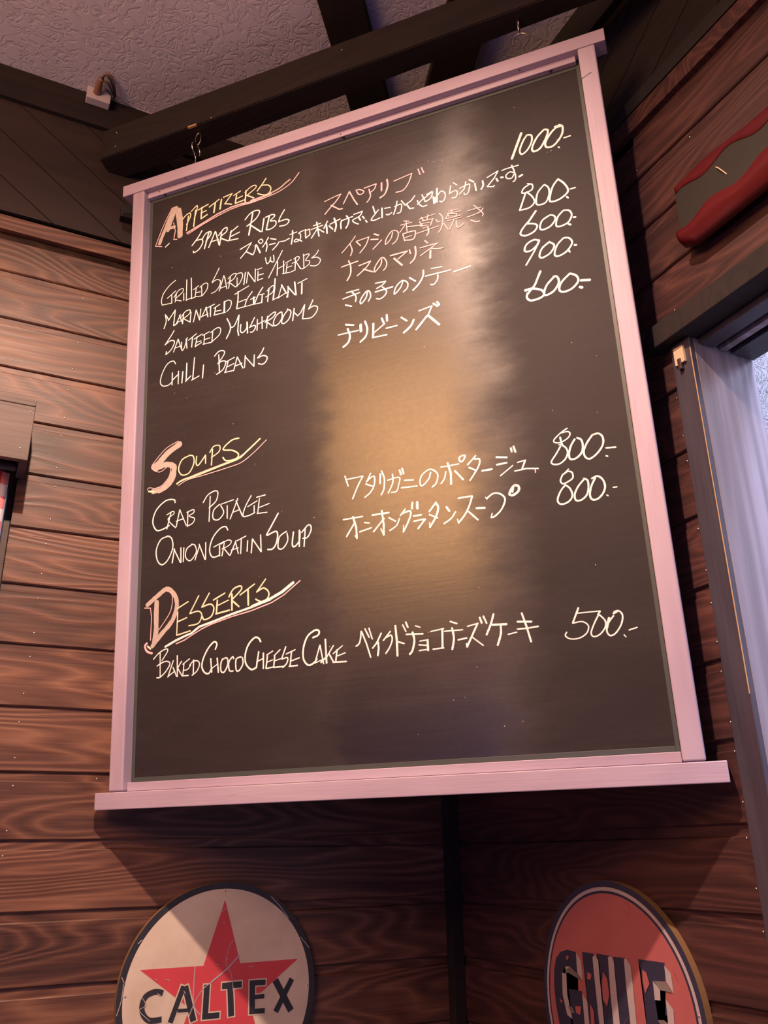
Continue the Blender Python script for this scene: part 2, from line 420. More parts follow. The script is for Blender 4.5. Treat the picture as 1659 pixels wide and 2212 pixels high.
# lettering strokes: colour, width, smooth flag, then u,v pairs on the board in tenths of a millimetre
CHALK = [
('heading','G,67,0,1040,10715,943,10507,862,10316,770,10108,741,10021;G,67,0,1090,10721,1029,10545,978,10431,918,10256;G,75,0,1101,10695,1146,10444,1172,10244,1176,10051;G,75,0,1156,10657,1204,10426,1208,10233,1201,10054;G,57,0,917,10300,1067,10297;P,13,0,1003,10726,889,10523,786,10318,655,9993,797,9941;P,15,0,1044,10390,1087,10205,1057,10019,1128,10002;W,18,0,873,9908,958,9968;K,20,1,1247,10409,1320,10476,1401,10494,1407,10406,1325,10261;K,22,0,1368,10440,1327,10133;K,20,1,1426,10518,1510,10588,1558,10605,1543,10492,1493,10337;K,24,0,1522,10520,1485,10170;K,22,0,1575,10504,1795,10563;K,24,0,1659,10542,1641,10302;K,22,0,1639,10420,1754,10437;K,24,0,1641,10292,1776,10345;K,22,0,1817,10492,2024,10596;K,28,0,1947,10546,1916,10344;K,28,0,2076,10580,2046,10377;K,21,0,2117,10609,2303,10635,2149,10461,2293,10405;K,21,0,2334,10582,2477,10631;K,25,0,2395,10573,2368,10402;K,19,0,2395,10488,2517,10512;K,23,0,2368,10398,2557,10415;K,19,1,2568,10570,2670,10643,2771,10662,2791,10603,2608,10494;K,25,0,2589,10606,2571,10369;K,23,0,2588,10511,2749,10396;K,23,1,3002,10734,2931,10641,2820,10520;K,21,1,2921,10613,3050,10571,3099,10482,3048,10394,2949,10395,2829,10464;P,25,0,1339,10077,1663,10179,1995,10288,2283,10345,2506,10348,2708,10325,2948,10322;P,29,0,2688,10353,2948,10363,3107,10375;G,27,1,2948,10374,3147,10403,3285,10442,3384,10503,3483,10553;P,17,0,1361,10043,1705,10166,1995,10245,2283,10303,2506,10316,2708,10305,2968,10326;P,16,1,2968,10326,3185,10349,3343,10392,3521,10479,3670,10637'),
('line','W,21,1,1665,10031,1583,9909,1454,9770;W,21,1,1553,9855,1668,9842,1679,9756,1608,9652,1504,9610,1487,9646;W,23,0,1812,9945,1722,9629;W,21,1,1668,9842,1749,9943,1843,9957,1853,9891,1751,9776;W,21,0,1946,9926,1811,9624;W,21,0,1956,9922,2030,9621;W,19,0,1855,9735,2019,9738;W,21,0,2080,9865,2040,9608;W,21,1,2018,9821,2120,9925,2192,9934,2182,9855,2060,9767,2223,9647;W,21,0,2283,9845,2243,9651;W,21,0,2263,9809,2421,9896;W,19,0,2273,9724,2455,9762;W,21,0,2253,9648,2424,9634;W,25,0,2726,10081,2644,9644;W,21,1,2566,9986,2686,10093,2816,10111,2865,10058,2785,9939,2605,9840;W,24,0,2665,9852,2881,9644;W,24,0,2953,9897,2910,9635;W,24,0,3061,9915,2995,9650;W,20,1,2982,9909,3120,9927,3168,9882,3079,9807,3176,9777,3185,9694,3096,9640,2999,9645;W,20,1,3364,9953,3274,9818,3244,9737;W,20,1,3244,9737,3389,9743,3449,9694,3387,9632,3261,9640'),
('line','W,18,0,2463,9396,2694,9471;W,18,0,2690,9465,2592,9328,2472,9211;W,21,0,2585,9316,2720,9215;W,19,1,2775,9399,2767,9305,2726,9214;W,25,0,2795,9393,2867,9214;W,17,1,2877,9486,2836,9457,2876,9400,2923,9424,2904,9478,2877,9486;W,18,0,3037,9480,2976,9381,2915,9310;W,21,0,2996,9389,3008,9303,2987,9207;W,19,0,3077,9441,3185,9391;W,19,0,3055,9323,3168,9318;W,19,1,3248,9328,3194,9262,3113,9197;W,18,0,3274,9321,3352,9311,3451,9336;W,16,0,3457,9410,3597,9422;W,22,0,3513,9475,3511,9360,3484,9207;W,16,1,3733,9415,3655,9398,3628,9379;W,17,1,3648,9387,3666,9327,3651,9250,3573,9226,3541,9255,3587,9276,3689,9205;W,19,0,3759,9421,3761,9251;W,16,0,3765,9399,3842,9403,3845,9287;W,19,0,3767,9249,3845,9293;W,17,0,3914,9449,4055,9460;W,17,0,3874,9386,4092,9408;W,22,0,3980,9503,4015,9209;W,19,0,3995,9377,3869,9212;W,18,0,4001,9361,4112,9260;W,20,0,4183,9462,4109,9336;W,24,0,4161,9394,4168,9224;W,18,0,4231,9386,4422,9435;W,26,1,4310,9483,4343,9339,4313,9220;W,22,0,4211,9359,4277,9271'),
('line','W,21,1,4450,9401,4429,9341,4431,9233;W,18,0,4443,9390,4656,9412;W,23,1,4540,9461,4580,9375,4557,9275,4518,9220;W,18,1,4677,9445,4782,9453,4832,9457,4779,9380,4653,9339,4688,9275,4753,9231;W,23,0,4765,9351,4793,9296;W,23,0,4833,9357,4862,9308;W,21,0,4884,9261,4909,9221;W,20,0,5030,9495,5060,9360;W,18,1,5129,9398,5071,9343,4987,9243,5052,9216,5144,9234;W,23,0,5190,9412,5183,9222;W,17,0,5237,9390,5339,9378;W,19,1,5260,9264,5296,9246,5357,9267;W,19,1,5464,9458,5433,9335,5390,9224;W,18,1,5417,9367,5525,9385,5540,9328,5510,9232,5450,9225;W,19,0,5541,9446,5605,9334;W,19,1,5780,9469,5710,9393,5624,9354;W,21,0,5624,9354,5677,9246,5747,9237'),
('line','W,17,0,5811,9286,5909,9353,6079,9443;W,19,1,5816,9363,5846,9282,5900,9219,5976,9221;W,20,0,5904,9447,5952,9300;W,19,1,5984,9421,6085,9447,6048,9335,5952,9294;W,25,0,6095,9346,6100,9214;W,25,0,6169,9485,6150,9224;W,22,0,6123,9324,6121,9220;W,18,1,6177,9358,6239,9410,6297,9346,6284,9246,6235,9203,6197,9229;W,16,0,6448,9505,6511,9439;W,17,0,6404,9461,6370,9316;W,18,1,6370,9316,6463,9344,6506,9304,6477,9223,6408,9219;W,19,1,6660,9455,6622,9331,6536,9256;W,17,1,6550,9361,6706,9394,6713,9340,6681,9235,6623,9215,6615,9256;W,24,0,6718,9475,6791,9405;W,22,0,6806,9375,6816,9230;W,26,1,6935,9377,6938,9292,6899,9228;W,17,0,7011,9416,7200,9482;W,19,0,7200,9482,7129,9371,7001,9246;W,17,0,7001,9246,7103,9213,7116,9234;W,26,0,7160,9348,7182,9289;W,28,0,7235,9346,7269,9335;W,18,0,7265,9467,7326,9478,7534,9478;W,21,0,7428,9514,7460,9388;W,19,1,7456,9403,7472,9295,7454,9218,7420,9204;W,18,1,7447,9367,7385,9401,7320,9358,7331,9297,7405,9279,7450,9341;W,28,0,7524,9265,7580,9284'),
('line','P,16,0,4144,9871,4299,9904,4455,9927;P,19,1,4455,9927,4359,9810,4254,9720,4142,9612;P,21,0,4262,9758,4415,9628,4472,9624;P,19,0,4494,9712,4616,9925;P,21,0,4616,9925,4695,9730,4753,9617;P,18,1,4741,9912,4803,9906,4881,9846,4848,9803,4781,9818,4741,9912;P,18,0,4890,9905,5113,9920;P,17,1,5113,9920,5072,9825,4977,9775;P,19,1,4975,9857,4999,9727,4964,9644,4925,9609;P,26,0,5211,9908,5202,9749;P,26,1,5311,9943,5316,9813,5259,9670,5165,9620;P,17,0,5434,9869,5756,9916;P,18,1,5756,9916,5698,9768,5595,9642,5456,9636;P,20,0,5872,9965,5900,9848;P,20,0,5932,9971,5966,9859'),
('line','P,15,1,4690,9012,4580,8893,4426,8754;P,18,1,4585,8878,4617,8751,4582,8657;P,19,0,4697,8898,4772,8798;P,16,0,4703,8903,4930,8921;P,18,1,4930,8921,4868,8782,4753,8660;P,23,0,5022,8952,5104,8901;P,23,0,4963,8859,5088,8828;P,18,0,5152,8796,4989,8663;P,17,1,5354,8885,5312,8768,5218,8692,5236,8791,5332,8905,5426,8889,5450,8804,5403,8702,5335,8661;P,16,0,5559,9041,5652,9008;P,16,0,5502,8976,5696,8975;P,16,0,5599,9018,5604,8810;P,16,0,5571,8949,5476,8842;P,17,0,5610,8911,5876,8869;P,18,0,5527,8801,5553,8658;P,20,1,5533,8799,5714,8802,5747,8767,5705,8651,5565,8667;P,15,0,5569,8717,5674,8724'),
('line','P,15,0,5830,8992,6106,9014;P,16,0,5867,9020,5900,8936;P,16,0,5980,9032,5959,8952;P,16,0,5827,8950,5871,8843;P,15,0,5870,8946,6069,8931;P,18,1,6058,8935,6035,8878,6012,8821;P,14,0,5859,8898,5997,8881;P,14,0,5833,8858,5955,8842;P,13,0,5876,8803,5977,8815;P,16,0,5770,8736,6138,8766;P,23,1,5961,8815,5969,8702,5934,8653;P,16,0,6106,8903,6139,8842,6178,8843;P,18,1,6174,8997,6221,8914,6212,8790,6174,8691,6133,8649;P,16,0,6234,8787,6299,8649;P,14,0,6333,8986,6477,8984;P,14,0,6377,9011,6390,8939;P,16,0,6279,8871,6322,8943;P,14,0,6315,8953,6533,8932;P,16,0,6333,8888,6315,8945,6463,8907,6444,8854;P,16,0,6266,8858,6523,8855;P,14,0,6286,8814,6531,8814;P,19,1,6402,8799,6365,8718,6322,8650;P,17,1,6445,8777,6447,8655,6510,8648,6569,8689;P,14,0,6646,8897,6865,8900;P,16,0,6753,8973,6846,8847;P,16,1,6625,8785,6738,8797,6851,8820,6900,8872;P,16,1,6846,8847,6891,8774,6876,8729;P,19,0,6682,8713,6770,8653,6821,8653'),
('line','W,15,1,1118,9135,988,9060,859,8919,821,8778,841,8692;W,14,0,841,8692,1033,8682;W,14,0,946,8803,1123,8912;W,17,0,1041,8859,1045,8679;W,16,0,1142,8867,1117,8683;W,14,1,1090,8788,1183,8902,1278,8917,1268,8845,1115,8747;W,17,0,1140,8717,1248,8672;W,17,0,1298,8814,1301,8669;W,15,0,1358,9081,1354,8650;W,14,0,1354,8661,1459,8679;W,17,0,1452,9090,1466,8666;W,14,0,1454,8658,1553,8677,1681,8660;W,15,0,1562,8858,1541,8686;W,13,0,1504,8833,1614,8890;W,13,0,1552,8757,1645,8755;W,16,0,1673,8851,1681,8666;W,14,1,1638,8849,1737,8902,1801,8873,1785,8764,1699,8667;W,14,1,2036,9136,1979,9031,1893,8883;W,14,1,1893,8871,1980,8910,2060,8865,2038,8752,1958,8677,1878,8659;W,15,0,2134,8954,2039,8661;W,15,0,2146,8928,2198,8664;W,13,0,2061,8712,2175,8726;W,15,0,2266,8883,2232,8666;W,14,1,2220,8861,2311,8927,2385,8918,2334,8830,2209,8774;W,14,0,2255,8773,2368,8657;W,15,0,2402,8834,2402,8659;W,14,1,2379,8909,2481,8914,2515,8848,2458,8717,2368,8657;W,16,0,2571,8901,2536,8657'),
('line','W,15,0,2624,8889,2589,8674;W,15,0,2618,8891,2756,8656;W,16,0,2769,8911,2762,8655;W,14,0,2797,8886,2902,8896;W,15,0,2824,8845,2812,8669;W,14,0,2818,8768,2929,8771;W,15,0,2812,8667,2911,8681;W,16,1,2971,9080,3002,8952,3064,8997,3070,9068;W,16,1,3058,9015,3102,8958,3140,8970,3131,9091;W,15,0,3307,9130,3026,8655;W,17,0,3211,8927,3195,8658;W,17,0,3325,8917,3320,8662;W,13,0,3197,8785,3350,8832;W,14,0,3394,8842,3369,8671;W,13,0,3362,8862,3476,8896;W,12,0,3392,8764,3484,8772;W,13,0,3298,8668,3444,8655,3535,8669;W,15,0,3557,8907,3541,8667;W,13,1,3524,8894,3590,8925,3632,8896,3588,8842,3490,8820;W,14,0,3566,8826,3648,8670,3700,8655;W,15,0,3713,8940,3711,8663;W,13,1,3707,8908,3782,8920,3819,8898,3747,8808,3821,8776,3808,8713,3700,8655;W,14,1,3995,8936,3950,8871,3864,8819;W,14,1,3864,8819,3959,8808,4025,8745,3997,8671,3922,8648,3834,8679'),
('line','W,14,0,2354,8513,2634,8606;W,20,0,2421,8551,2421,8406,2393,8213;W,14,0,2432,8336,2577,8354;W,15,0,2387,8215,2554,8216;W,16,1,2705,8475,2599,8348,2554,8216;W,14,0,2559,8214,2720,8217;W,15,0,2671,8329,2765,8348;W,27,0,2732,8357,2731,8225;W,18,1,2915,8507,2820,8378,2753,8230;W,14,0,2731,8214,2895,8209;W,14,0,2842,8372,2940,8368;W,20,0,2902,8367,2889,8205;W,18,0,3034,8453,3004,8197;W,14,1,2995,8408,3095,8481,3132,8459,3104,8357,2967,8295;W,22,0,3156,8608,3142,8413,3112,8223;W,15,0,3096,8200,3199,8228;W,15,0,3283,8440,3209,8209;W,22,0,3278,8453,3366,8265;W,15,0,3199,8211,3339,8267;W,20,0,3406,8385,3391,8182;W,15,0,3370,8188,3415,8285;W,19,0,3395,8388,3530,8189;W,24,0,3530,8439,3551,8183;W,14,0,3588,8396,3764,8441;W,22,0,3667,8391,3656,8177'),
('line','W,17,1,911,8480,935,8336,893,8196;W,17,0,938,8448,987,8348;W,18,0,980,8337,1126,8519;W,18,0,1126,8519,1095,8208;W,18,0,1101,8207,1178,8237;W,16,0,1239,8396,1140,8210;W,18,0,1214,8390,1289,8203;W,14,0,1165,8253,1268,8270;W,18,0,1304,8404,1282,8199;W,15,1,1253,8343,1342,8432,1438,8438,1421,8362,1293,8295;W,15,0,1306,8292,1436,8197;W,17,0,1459,8390,1443,8189;W,17,0,1567,8405,1513,8178;W,17,0,1567,8405,1640,8183;W,18,0,1663,8399,1640,8183;W,17,0,1777,8407,1684,8233;W,19,0,1771,8408,1811,8201;W,14,0,1665,8238,1816,8261;W,15,0,1790,8385,1947,8424;W,19,0,1866,8396,1861,8200;W,15,0,1929,8343,2054,8390;W,18,0,1967,8345,1943,8204;W,14,0,1955,8275,2080,8267;W,15,0,1930,8205,2167,8202;W,28,0,2147,8421,2142,8208;W,15,1,2135,8412,2228,8431,2284,8385,2266,8280,2192,8208'),
('line','W,17,1,1110,8105,1029,7989,922,7861;W,17,1,922,7861,1031,7915,1115,7895,1110,7822,1048,7727,953,7664;W,18,0,958,7718,947,7666;W,17,0,1198,7911,1108,7676;W,16,0,1198,7911,1281,7672;W,14,0,1125,7745,1266,7761;W,16,1,1271,7833,1281,7672,1331,7709,1391,7895;W,18,0,1366,7871,1388,7683;W,15,0,1417,7834,1581,7928;W,19,0,1499,7863,1483,7684;W,15,0,1532,7830,1701,7892;W,18,0,1594,7864,1559,7672;W,14,0,1583,7757,1678,7759;W,16,0,1553,7674,1684,7727;W,15,0,1708,7860,1845,7899;W,17,0,1746,7851,1735,7685;W,14,0,1734,7769,1859,7775;W,16,0,1716,7683,1872,7682;W,17,0,1914,7895,1897,7682;W,15,1,1870,7875,1994,7935,2069,7905,2045,7790,1872,7676'),
('line','W,20,1,2199,8071,2261,7928,2261,7820,2188,7682;W,18,1,2267,7879,2347,7895,2439,8083;W,20,0,2439,8077,2414,7782,2432,7682;W,19,1,2475,7887,2468,7757,2517,7721,2590,7786,2596,7904;W,22,0,2602,7891,2607,7687;W,18,0,2747,7956,2650,7783;W,18,1,2644,7785,2746,7801,2758,7745,2709,7686,2661,7691;W,18,0,2801,7900,2793,7689;W,19,0,2891,7931,2894,7699;W,16,0,2800,7805,2938,7842;W,18,0,2998,7910,2977,7690;W,17,1,2949,7804,3022,7904,3129,7960,3152,7930,3092,7862,2949,7804;W,17,0,2996,7792,3101,7695;W,17,1,3258,7927,3175,7889,3115,7786,3125,7701,3207,7715,3274,7816,3270,7924,3211,7915;W,18,1,3399,7944,3315,7853,3266,7736,3312,7695,3407,7759,3445,7891,3376,7955;W,19,0,3509,7933,3475,7706;W,16,0,3513,7849,3570,7776,3640,7829;W,18,0,3707,7952,3634,7830;W,19,0,3707,7952,3660,7695;W,18,1,3863,8005,3815,7912,3779,7851;W,17,1,3779,7851,3871,7886,3944,7844,3912,7747,3819,7678,3671,7692'),
('line','W,16,1,1157,7431,1103,7500,982,7464,880,7301,847,7138,903,7056,1009,7046,1090,7092;W,19,0,1093,7268,1092,7035;W,18,0,1097,7126,1215,7212;W,18,0,1221,7274,1219,7028;W,19,0,1311,7247,1294,7026;W,20,0,1391,7391,1382,7048;W,18,0,1368,7038,1477,7125;W,19,0,1546,7461,1515,7047;W,17,0,1493,7038,1647,7087;W,20,0,1733,7277,1714,7031;W,17,1,1951,7395,2037,7466,2132,7458,2146,7391,2024,7238;W,19,0,2038,7403,2054,7051;W,17,1,2017,7233,2111,7267,2176,7231,2126,7104,1997,7037;W,18,0,2226,7240,2169,7039;W,16,0,2176,7231,2348,7281;W,14,0,2198,7129,2340,7166;W,17,0,2155,7035,2333,7036;W,17,0,2405,7275,2333,7030;W,17,0,2405,7275,2517,7036;W,16,0,2355,7107,2497,7137;W,17,0,2561,7266,2546,7043;W,17,0,2561,7239,2728,7022;W,18,0,2736,7239,2728,7022;W,20,1,2919,7326,2876,7247,2799,7163;W,19,1,2799,7163,2903,7186,2979,7141,2957,7064,2888,7026,2812,7057'),
('line','P,19,0,4409,8485,4710,8517;P,23,1,4542,8571,4574,8465,4567,8312,4501,8202;P,20,0,4724,8423,4936,8452;P,20,1,4936,8452,4847,8349,4685,8241;P,22,0,4804,8336,4962,8241;P,19,1,5133,8435,5109,8327,4997,8225,5014,8328,5116,8452,5175,8442,5217,8347,5200,8263,5150,8214;P,22,0,5288,8454,5587,8457;P,20,0,5587,8457,5417,8354;P,29,0,5349,8386,5479,8222;P,22,0,5623,8472,5636,8392;P,27,1,5724,8499,5727,8378,5692,8275,5624,8219;P,22,0,5895,8563,5938,8506;P,17,0,5801,8451,6105,8457;P,18,1,6105,8457,5963,8385,5803,8306;P,31,0,5978,8356,5963,8216;P,19,0,5998,8388,6086,8350,6188,8345'),
('line','W,18,0,4476,7976,4702,7980;W,18,0,4409,7876,4715,7920;W,22,1,4562,7985,4643,7866,4631,7772;W,22,0,4451,7754,4558,7702;W,21,1,4853,7899,4817,7788,4728,7706,4724,7780,4822,7900,4884,7899,4902,7797,4859,7720;W,19,0,4997,8015,5180,8005;W,19,1,5180,8005,5116,7950,5015,7913;W,20,1,5114,7918,5184,7819,5134,7736,5057,7708,4998,7732;W,23,0,4989,7855,5293,7870;W,20,1,5477,7932,5425,7818,5315,7728,5352,7854,5462,7936,5548,7881,5542,7786,5471,7726;W,23,0,5590,7957,5688,7866;W,26,1,5832,8027,5817,7919,5735,7798,5634,7714;W,18,0,5963,8022,6144,8006;W,20,0,5860,7912,6282,7909;W,21,1,6063,7883,6057,7805,5993,7728,5936,7735;W,21,0,6328,7860,6608,7888'),
('line','W,27,0,4438,7391,4579,7347;W,19,0,4299,7234,4663,7231;W,31,1,4470,7309,4506,7171,4471,7057,4379,6994;W,41,0,4703,7325,4703,7202;W,29,1,4782,7367,4816,7217,4780,7092,4683,7013;W,33,0,4925,7288,4906,7037;W,21,0,4922,7118,5120,7239;W,24,0,4901,7039,5144,7033;W,31,0,5074,7348,5104,7255;W,33,0,5163,7386,5163,7277;W,21,0,5139,7149,5329,7153;W,26,0,5405,7282,5497,7193;W,33,1,5615,7187,5552,7083,5433,6998;W,21,0,5709,7319,5930,7352;W,23,0,5930,7352,5852,7199;W,30,0,5841,7201,5642,7001;W,36,0,5858,7197,6026,6994;W,30,0,5955,7388,6023,7322;W,30,0,6017,7402,6052,7339'),
('price','W,36,0,7640,10066,7443,9634;W,26,1,7719,9992,7650,9901,7582,9746,7611,9665,7707,9720,7787,9852,7792,9967,7720,9998;W,29,1,8004,10006,7873,9893,7782,9729,7804,9651,7911,9684,8025,9856,8059,9969,8004,10006;W,29,1,8239,10001,8112,9914,8000,9759,8011,9658,8128,9661,8261,9807,8292,9955,8240,10010;W,45,0,8179,9988,8266,9983;W,22,0,8290,9741,8391,9743;W,25,0,8187,9600,8200,9588'),
('price','W,21,1,7643,9094,7712,9054,7704,8970,7612,8940,7540,8954,7577,9029,7685,9080;W,22,1,7613,8948,7690,8838,7715,8727,7627,8653,7473,8651;W,24,0,7597,8936,7473,8651;W,23,1,7896,8993,7781,8876,7741,8702,7787,8654,7890,8672,7955,8803,7953,8923,7896,8993;W,26,1,8116,9024,8016,8903,7951,8703,7988,8649,8119,8666,8243,8761,8203,8909,8116,9024;W,21,0,8281,8786,8359,8787;W,24,0,8211,8670,8232,8638'),
('price','W,28,0,7720,8565,7570,8384;W,25,1,7572,8400,7474,8296,7445,8221,7520,8174,7654,8208,7713,8290,7668,8346,7555,8380;W,24,1,7928,8425,7799,8364,7751,8245,7796,8199,7914,8229,7995,8321,7988,8389,7928,8425;W,24,1,8136,8443,8041,8356,7998,8220,8050,8180,8181,8214,8249,8325,8218,8417,8136,8443;W,27,0,8269,8277,8302,8270;W,30,0,8184,8183,8214,8162'),
('price','W,25,1,7720,8023,7638,8064,7518,8016,7479,7912,7563,7888,7670,7955,7715,8041;W,24,0,7712,8009,7617,7856,7475,7660;W,26,1,7870,7962,7748,7883,7693,7769,7731,7717,7863,7768,7932,7879,7869,7954;W,25,1,8082,7965,7973,7867,7921,7719,7980,7678,8111,7729,8201,7848,8163,7941,8082,7965;W,30,0,8230,7796,8257,7790;W,24,0,8133,7739,8149,7699'),
('price','W,30,0,7679,7497,7572,7286,7445,7160;W,39,0,7417,7232,7552,7235;W,30,1,7552,7228,7659,7175,7692,7095,7631,7048,7490,7038,7432,7100,7447,7176;W,29,1,7873,7347,7750,7238,7694,7110,7731,7069,7848,7116,7931,7236,7914,7336,7860,7351;W,29,1,8108,7338,7971,7225,7924,7112,7980,7057,8106,7078,8212,7175,8197,7274,8108,7338;W,35,0,8254,7179,8384,7152;W,37,0,8225,7074,8260,7056'),
('heading','G,101,1,1277,5883,1044,5765,858,5605,764,5557;G,90,1,801,5518,1002,5557,1169,5484,1126,5322,990,5156,755,5111;G,67,1,1169,5484,1173,5314,1060,5165,874,5091;P,11,1,1252,5941,1017,5856,808,5678,717,5544,887,5439,1074,5523,1104,5432,1056,5292,872,5154,681,5187,646,5150;K,27,0,671,5125,779,5096;K,20,1,1469,5632,1330,5583,1264,5425,1336,5307,1475,5324,1564,5477,1551,5607,1469,5639;K,20,1,1620,5594,1610,5469,1657,5429,1792,5583;K,20,0,1792,5583,1794,5435;K,20,0,1928,5664,1908,5383;K,18,1,1872,5611,1951,5712,2064,5701,2053,5598,1907,5520;K,22,1,2434,5768,2289,5753,2132,5625,2312,5571,2423,5488,2378,5413,2200,5408,2128,5479;K,26,1,1235,5166,1361,5218,1637,5254,2089,5341,2423,5405,2600,5517,2831,5681;G,22,1,1281,5190,1636,5275,2133,5364,2445,5432,2666,5567;P,13,1,1270,5129,1454,5202,1774,5230,2267,5288,2489,5330,2709,5455,2950,5637'),
('line','W,20,1,1208,4837,1183,4893,1020,4899,837,4762,773,4564,848,4409,965,4402,1102,4452;W,18,0,1131,4674,1057,4398;W,15,1,1050,4645,1165,4689,1189,4644,1076,4559,1230,4392;W,17,0,1303,4698,1241,4411;W,15,0,1303,4698,1435,4402;W,15,0,1239,4503,1387,4531;W,17,0,1464,4642,1458,4378;W,15,1,1442,4625,1566,4656,1578,4603,1489,4556,1591,4500,1559,4423,1458,4388;W,17,0,1891,4839,1873,4406;W,17,1,1757,4748,1845,4866,1979,4916,2036,4876,2003,4739,1870,4638;W,17,1,2070,4667,1960,4583,1950,4444,2050,4408,2148,4513,2092,4643;W,15,0,2092,4663,2334,4705;W,17,0,2214,4623,2214,4403;W,17,0,2411,4712,2269,4384;W,17,0,2378,4677,2497,4399;W,15,0,2312,4487,2443,4517;W,17,1,2660,4721,2551,4549,2508,4397,2615,4390,2722,4423;W,15,0,2594,4542,2767,4614;W,17,0,2713,4543,2712,4415;W,17,0,2757,4675,2917,4689;W,16,0,2810,4647,2776,4404;W,14,0,2787,4492,2989,4534;W,16,0,2765,4400,2945,4392'),
('line','W,19,1,1107,4268,946,4231,859,4061,888,3876,982,3793,1095,3868,1181,4056,1154,4221,1061,4275;W,19,0,1216,4031,1176,3797;W,17,0,1204,4033,1334,3785;W,19,0,1340,4033,1346,3784;W,17,0,1397,4025,1390,3788;W,17,1,1565,4061,1454,3997,1434,3861,1525,3789,1634,3912,1610,4035,1542,4064;W,17,0,1699,4022,1614,3787;W,17,0,1688,4044,1802,3771;W,17,0,1814,4055,1813,3770;W,19,1,2226,4203,2182,4269,2073,4245,1942,4106,1888,3916,1944,3791,2075,3802;W,15,0,1965,3955,2161,4025;W,19,0,2074,3968,2075,3792;W,17,0,2161,3995,2119,3786;W,14,1,2096,3985,2226,4035,2291,4006,2248,3944,2118,3903;W,16,0,2162,3897,2259,3777;W,18,0,2377,4003,2270,3775;W,16,0,2367,3985,2420,3783;W,14,0,2291,3859,2420,3880;W,16,0,2399,4000,2560,4055;W,18,0,2474,4009,2463,3777;W,18,0,2591,3972,2580,3800;W,18,0,2677,3989,2654,3760;W,18,0,2677,3989,2833,3755;W,18,0,2825,4035,2833,3755;W,22,1,3144,4346,3058,4214,2930,4020;W,22,1,2940,4008,3097,4053,3127,3971,3094,3842,3031,3774,2948,3777;W,18,1,3283,4025,3158,3948,3134,3779,3216,3758,3301,3869,3293,3995;W,22,1,3406,3997,3381,3801,3421,3757,3504,3840,3518,3990;W,22,0,3508,4010,3502,3746;W,20,0,3610,4014,3583,3734;W,18,1,3548,3966,3652,4065,3703,4058,3710,3980,3647,3876,3566,3869'),
('line','W,21,0,4318,4767,4365,4594;W,18,0,4359,4706,4619,4714;W,21,1,4619,4714,4532,4577,4431,4374;W,19,0,4749,4739,4673,4605;W,21,1,4673,4615,4761,4673,4809,4665,4796,4531,4728,4429,4634,4366;W,21,0,4660,4576,4790,4512;W,27,0,4906,4700,4895,4546;W,23,1,4930,4743,4969,4606,4950,4443,4904,4363;W,21,1,5104,4661,5101,4521,5019,4370;W,19,1,5020,4576,5209,4590,5191,4464,5155,4378,5071,4371;W,27,0,5221,4707,5242,4626;W,27,0,5264,4726,5284,4634;W,22,0,5293,4527,5431,4510;W,22,0,5235,4418,5486,4404;W,22,1,5712,4584,5674,4484,5567,4395,5534,4447,5567,4554,5674,4627,5754,4613,5819,4530,5789,4403,5720,4349'),
('line','W,19,0,5875,4637,6011,4634,6156,4639;W,29,0,5983,4686,6022,4515,6014,4342;W,21,1,5947,4555,5918,4448,5861,4379;W,25,0,6086,4541,6203,4383;W,25,1,6217,4756,6169,4733,6180,4672,6227,4679,6258,4748,6207,4757;W,23,0,6420,4718,6287,4600;W,23,1,6396,4670,6471,4656,6458,4564,6376,4442,6302,4351;W,23,0,6304,4555,6401,4495;W,26,0,6495,4468,6646,4467;W,28,0,6727,4639,6879,4608;W,24,0,6721,4522,6871,4526;W,18,0,6955,4469,6760,4344;W,26,0,6952,4740,6961,4681;W,26,0,6993,4759,7014,4666;W,18,0,7028,4503,7147,4517;W,22,0,7142,4513,7086,4399;W,20,0,6976,4378,7148,4388,7315,4359;P,16,0,7273,4366,7271,4305'),
('line','W,21,0,4262,4065,4583,4067;W,27,0,4424,4087,4469,3911,4474,3737;W,23,0,4446,3986,4304,3788;W,21,0,4448,3782,4478,3742;W,21,0,4610,3966,4688,3947;W,21,0,4524,3831,4720,3868;W,25,0,4741,4063,5012,4061;W,27,0,4900,4109,4919,3883,4910,3724;W,23,0,4930,3982,4748,3798;W,18,0,4870,3830,4910,3724;W,22,0,5007,3981,5112,3909;W,20,1,5175,3944,5123,3842,5011,3779;W,22,0,5275,4075,5193,3987;W,26,1,5215,4009,5339,4034,5356,3977,5297,3846,5223,3727;W,16,0,5234,3825,5224,3737;W,32,0,5393,4157,5382,4063;W,34,0,5469,4155,5467,4049;W,26,0,5400,3945,5521,3946;W,22,0,5399,3865,5576,3872;W,26,0,5576,3867,5457,3742;W,26,0,5762,4102,5648,3975;W,30,1,5766,4081,5790,4008,5741,3876,5641,3734;W,22,0,5645,3931,5769,3857;W,16,0,5642,3813,5641,3734'),
('line','W,27,0,5913,4006,5956,3935;W,23,1,6048,3911,5972,3819,5859,3758;W,23,0,6103,4110,6308,4110;W,25,1,6317,4109,6257,3961,6178,3836,6078,3735;W,16,0,6068,3795,6078,3735;W,23,0,6240,3885,6372,3736;W,29,0,6364,3915,6487,3900;W,15,0,6511,4057,6532,4024;W,23,1,6528,4035,6634,4096,6736,4069,6794,3981,6734,3846,6631,3756,6568,3741;W,17,0,6588,3801,6568,3741;W,32,1,6953,4169,6907,4128,6866,4047,6920,4024,7000,4074,7006,4141,6953,4169;W,25,0,6933,4153,6910,4069'),
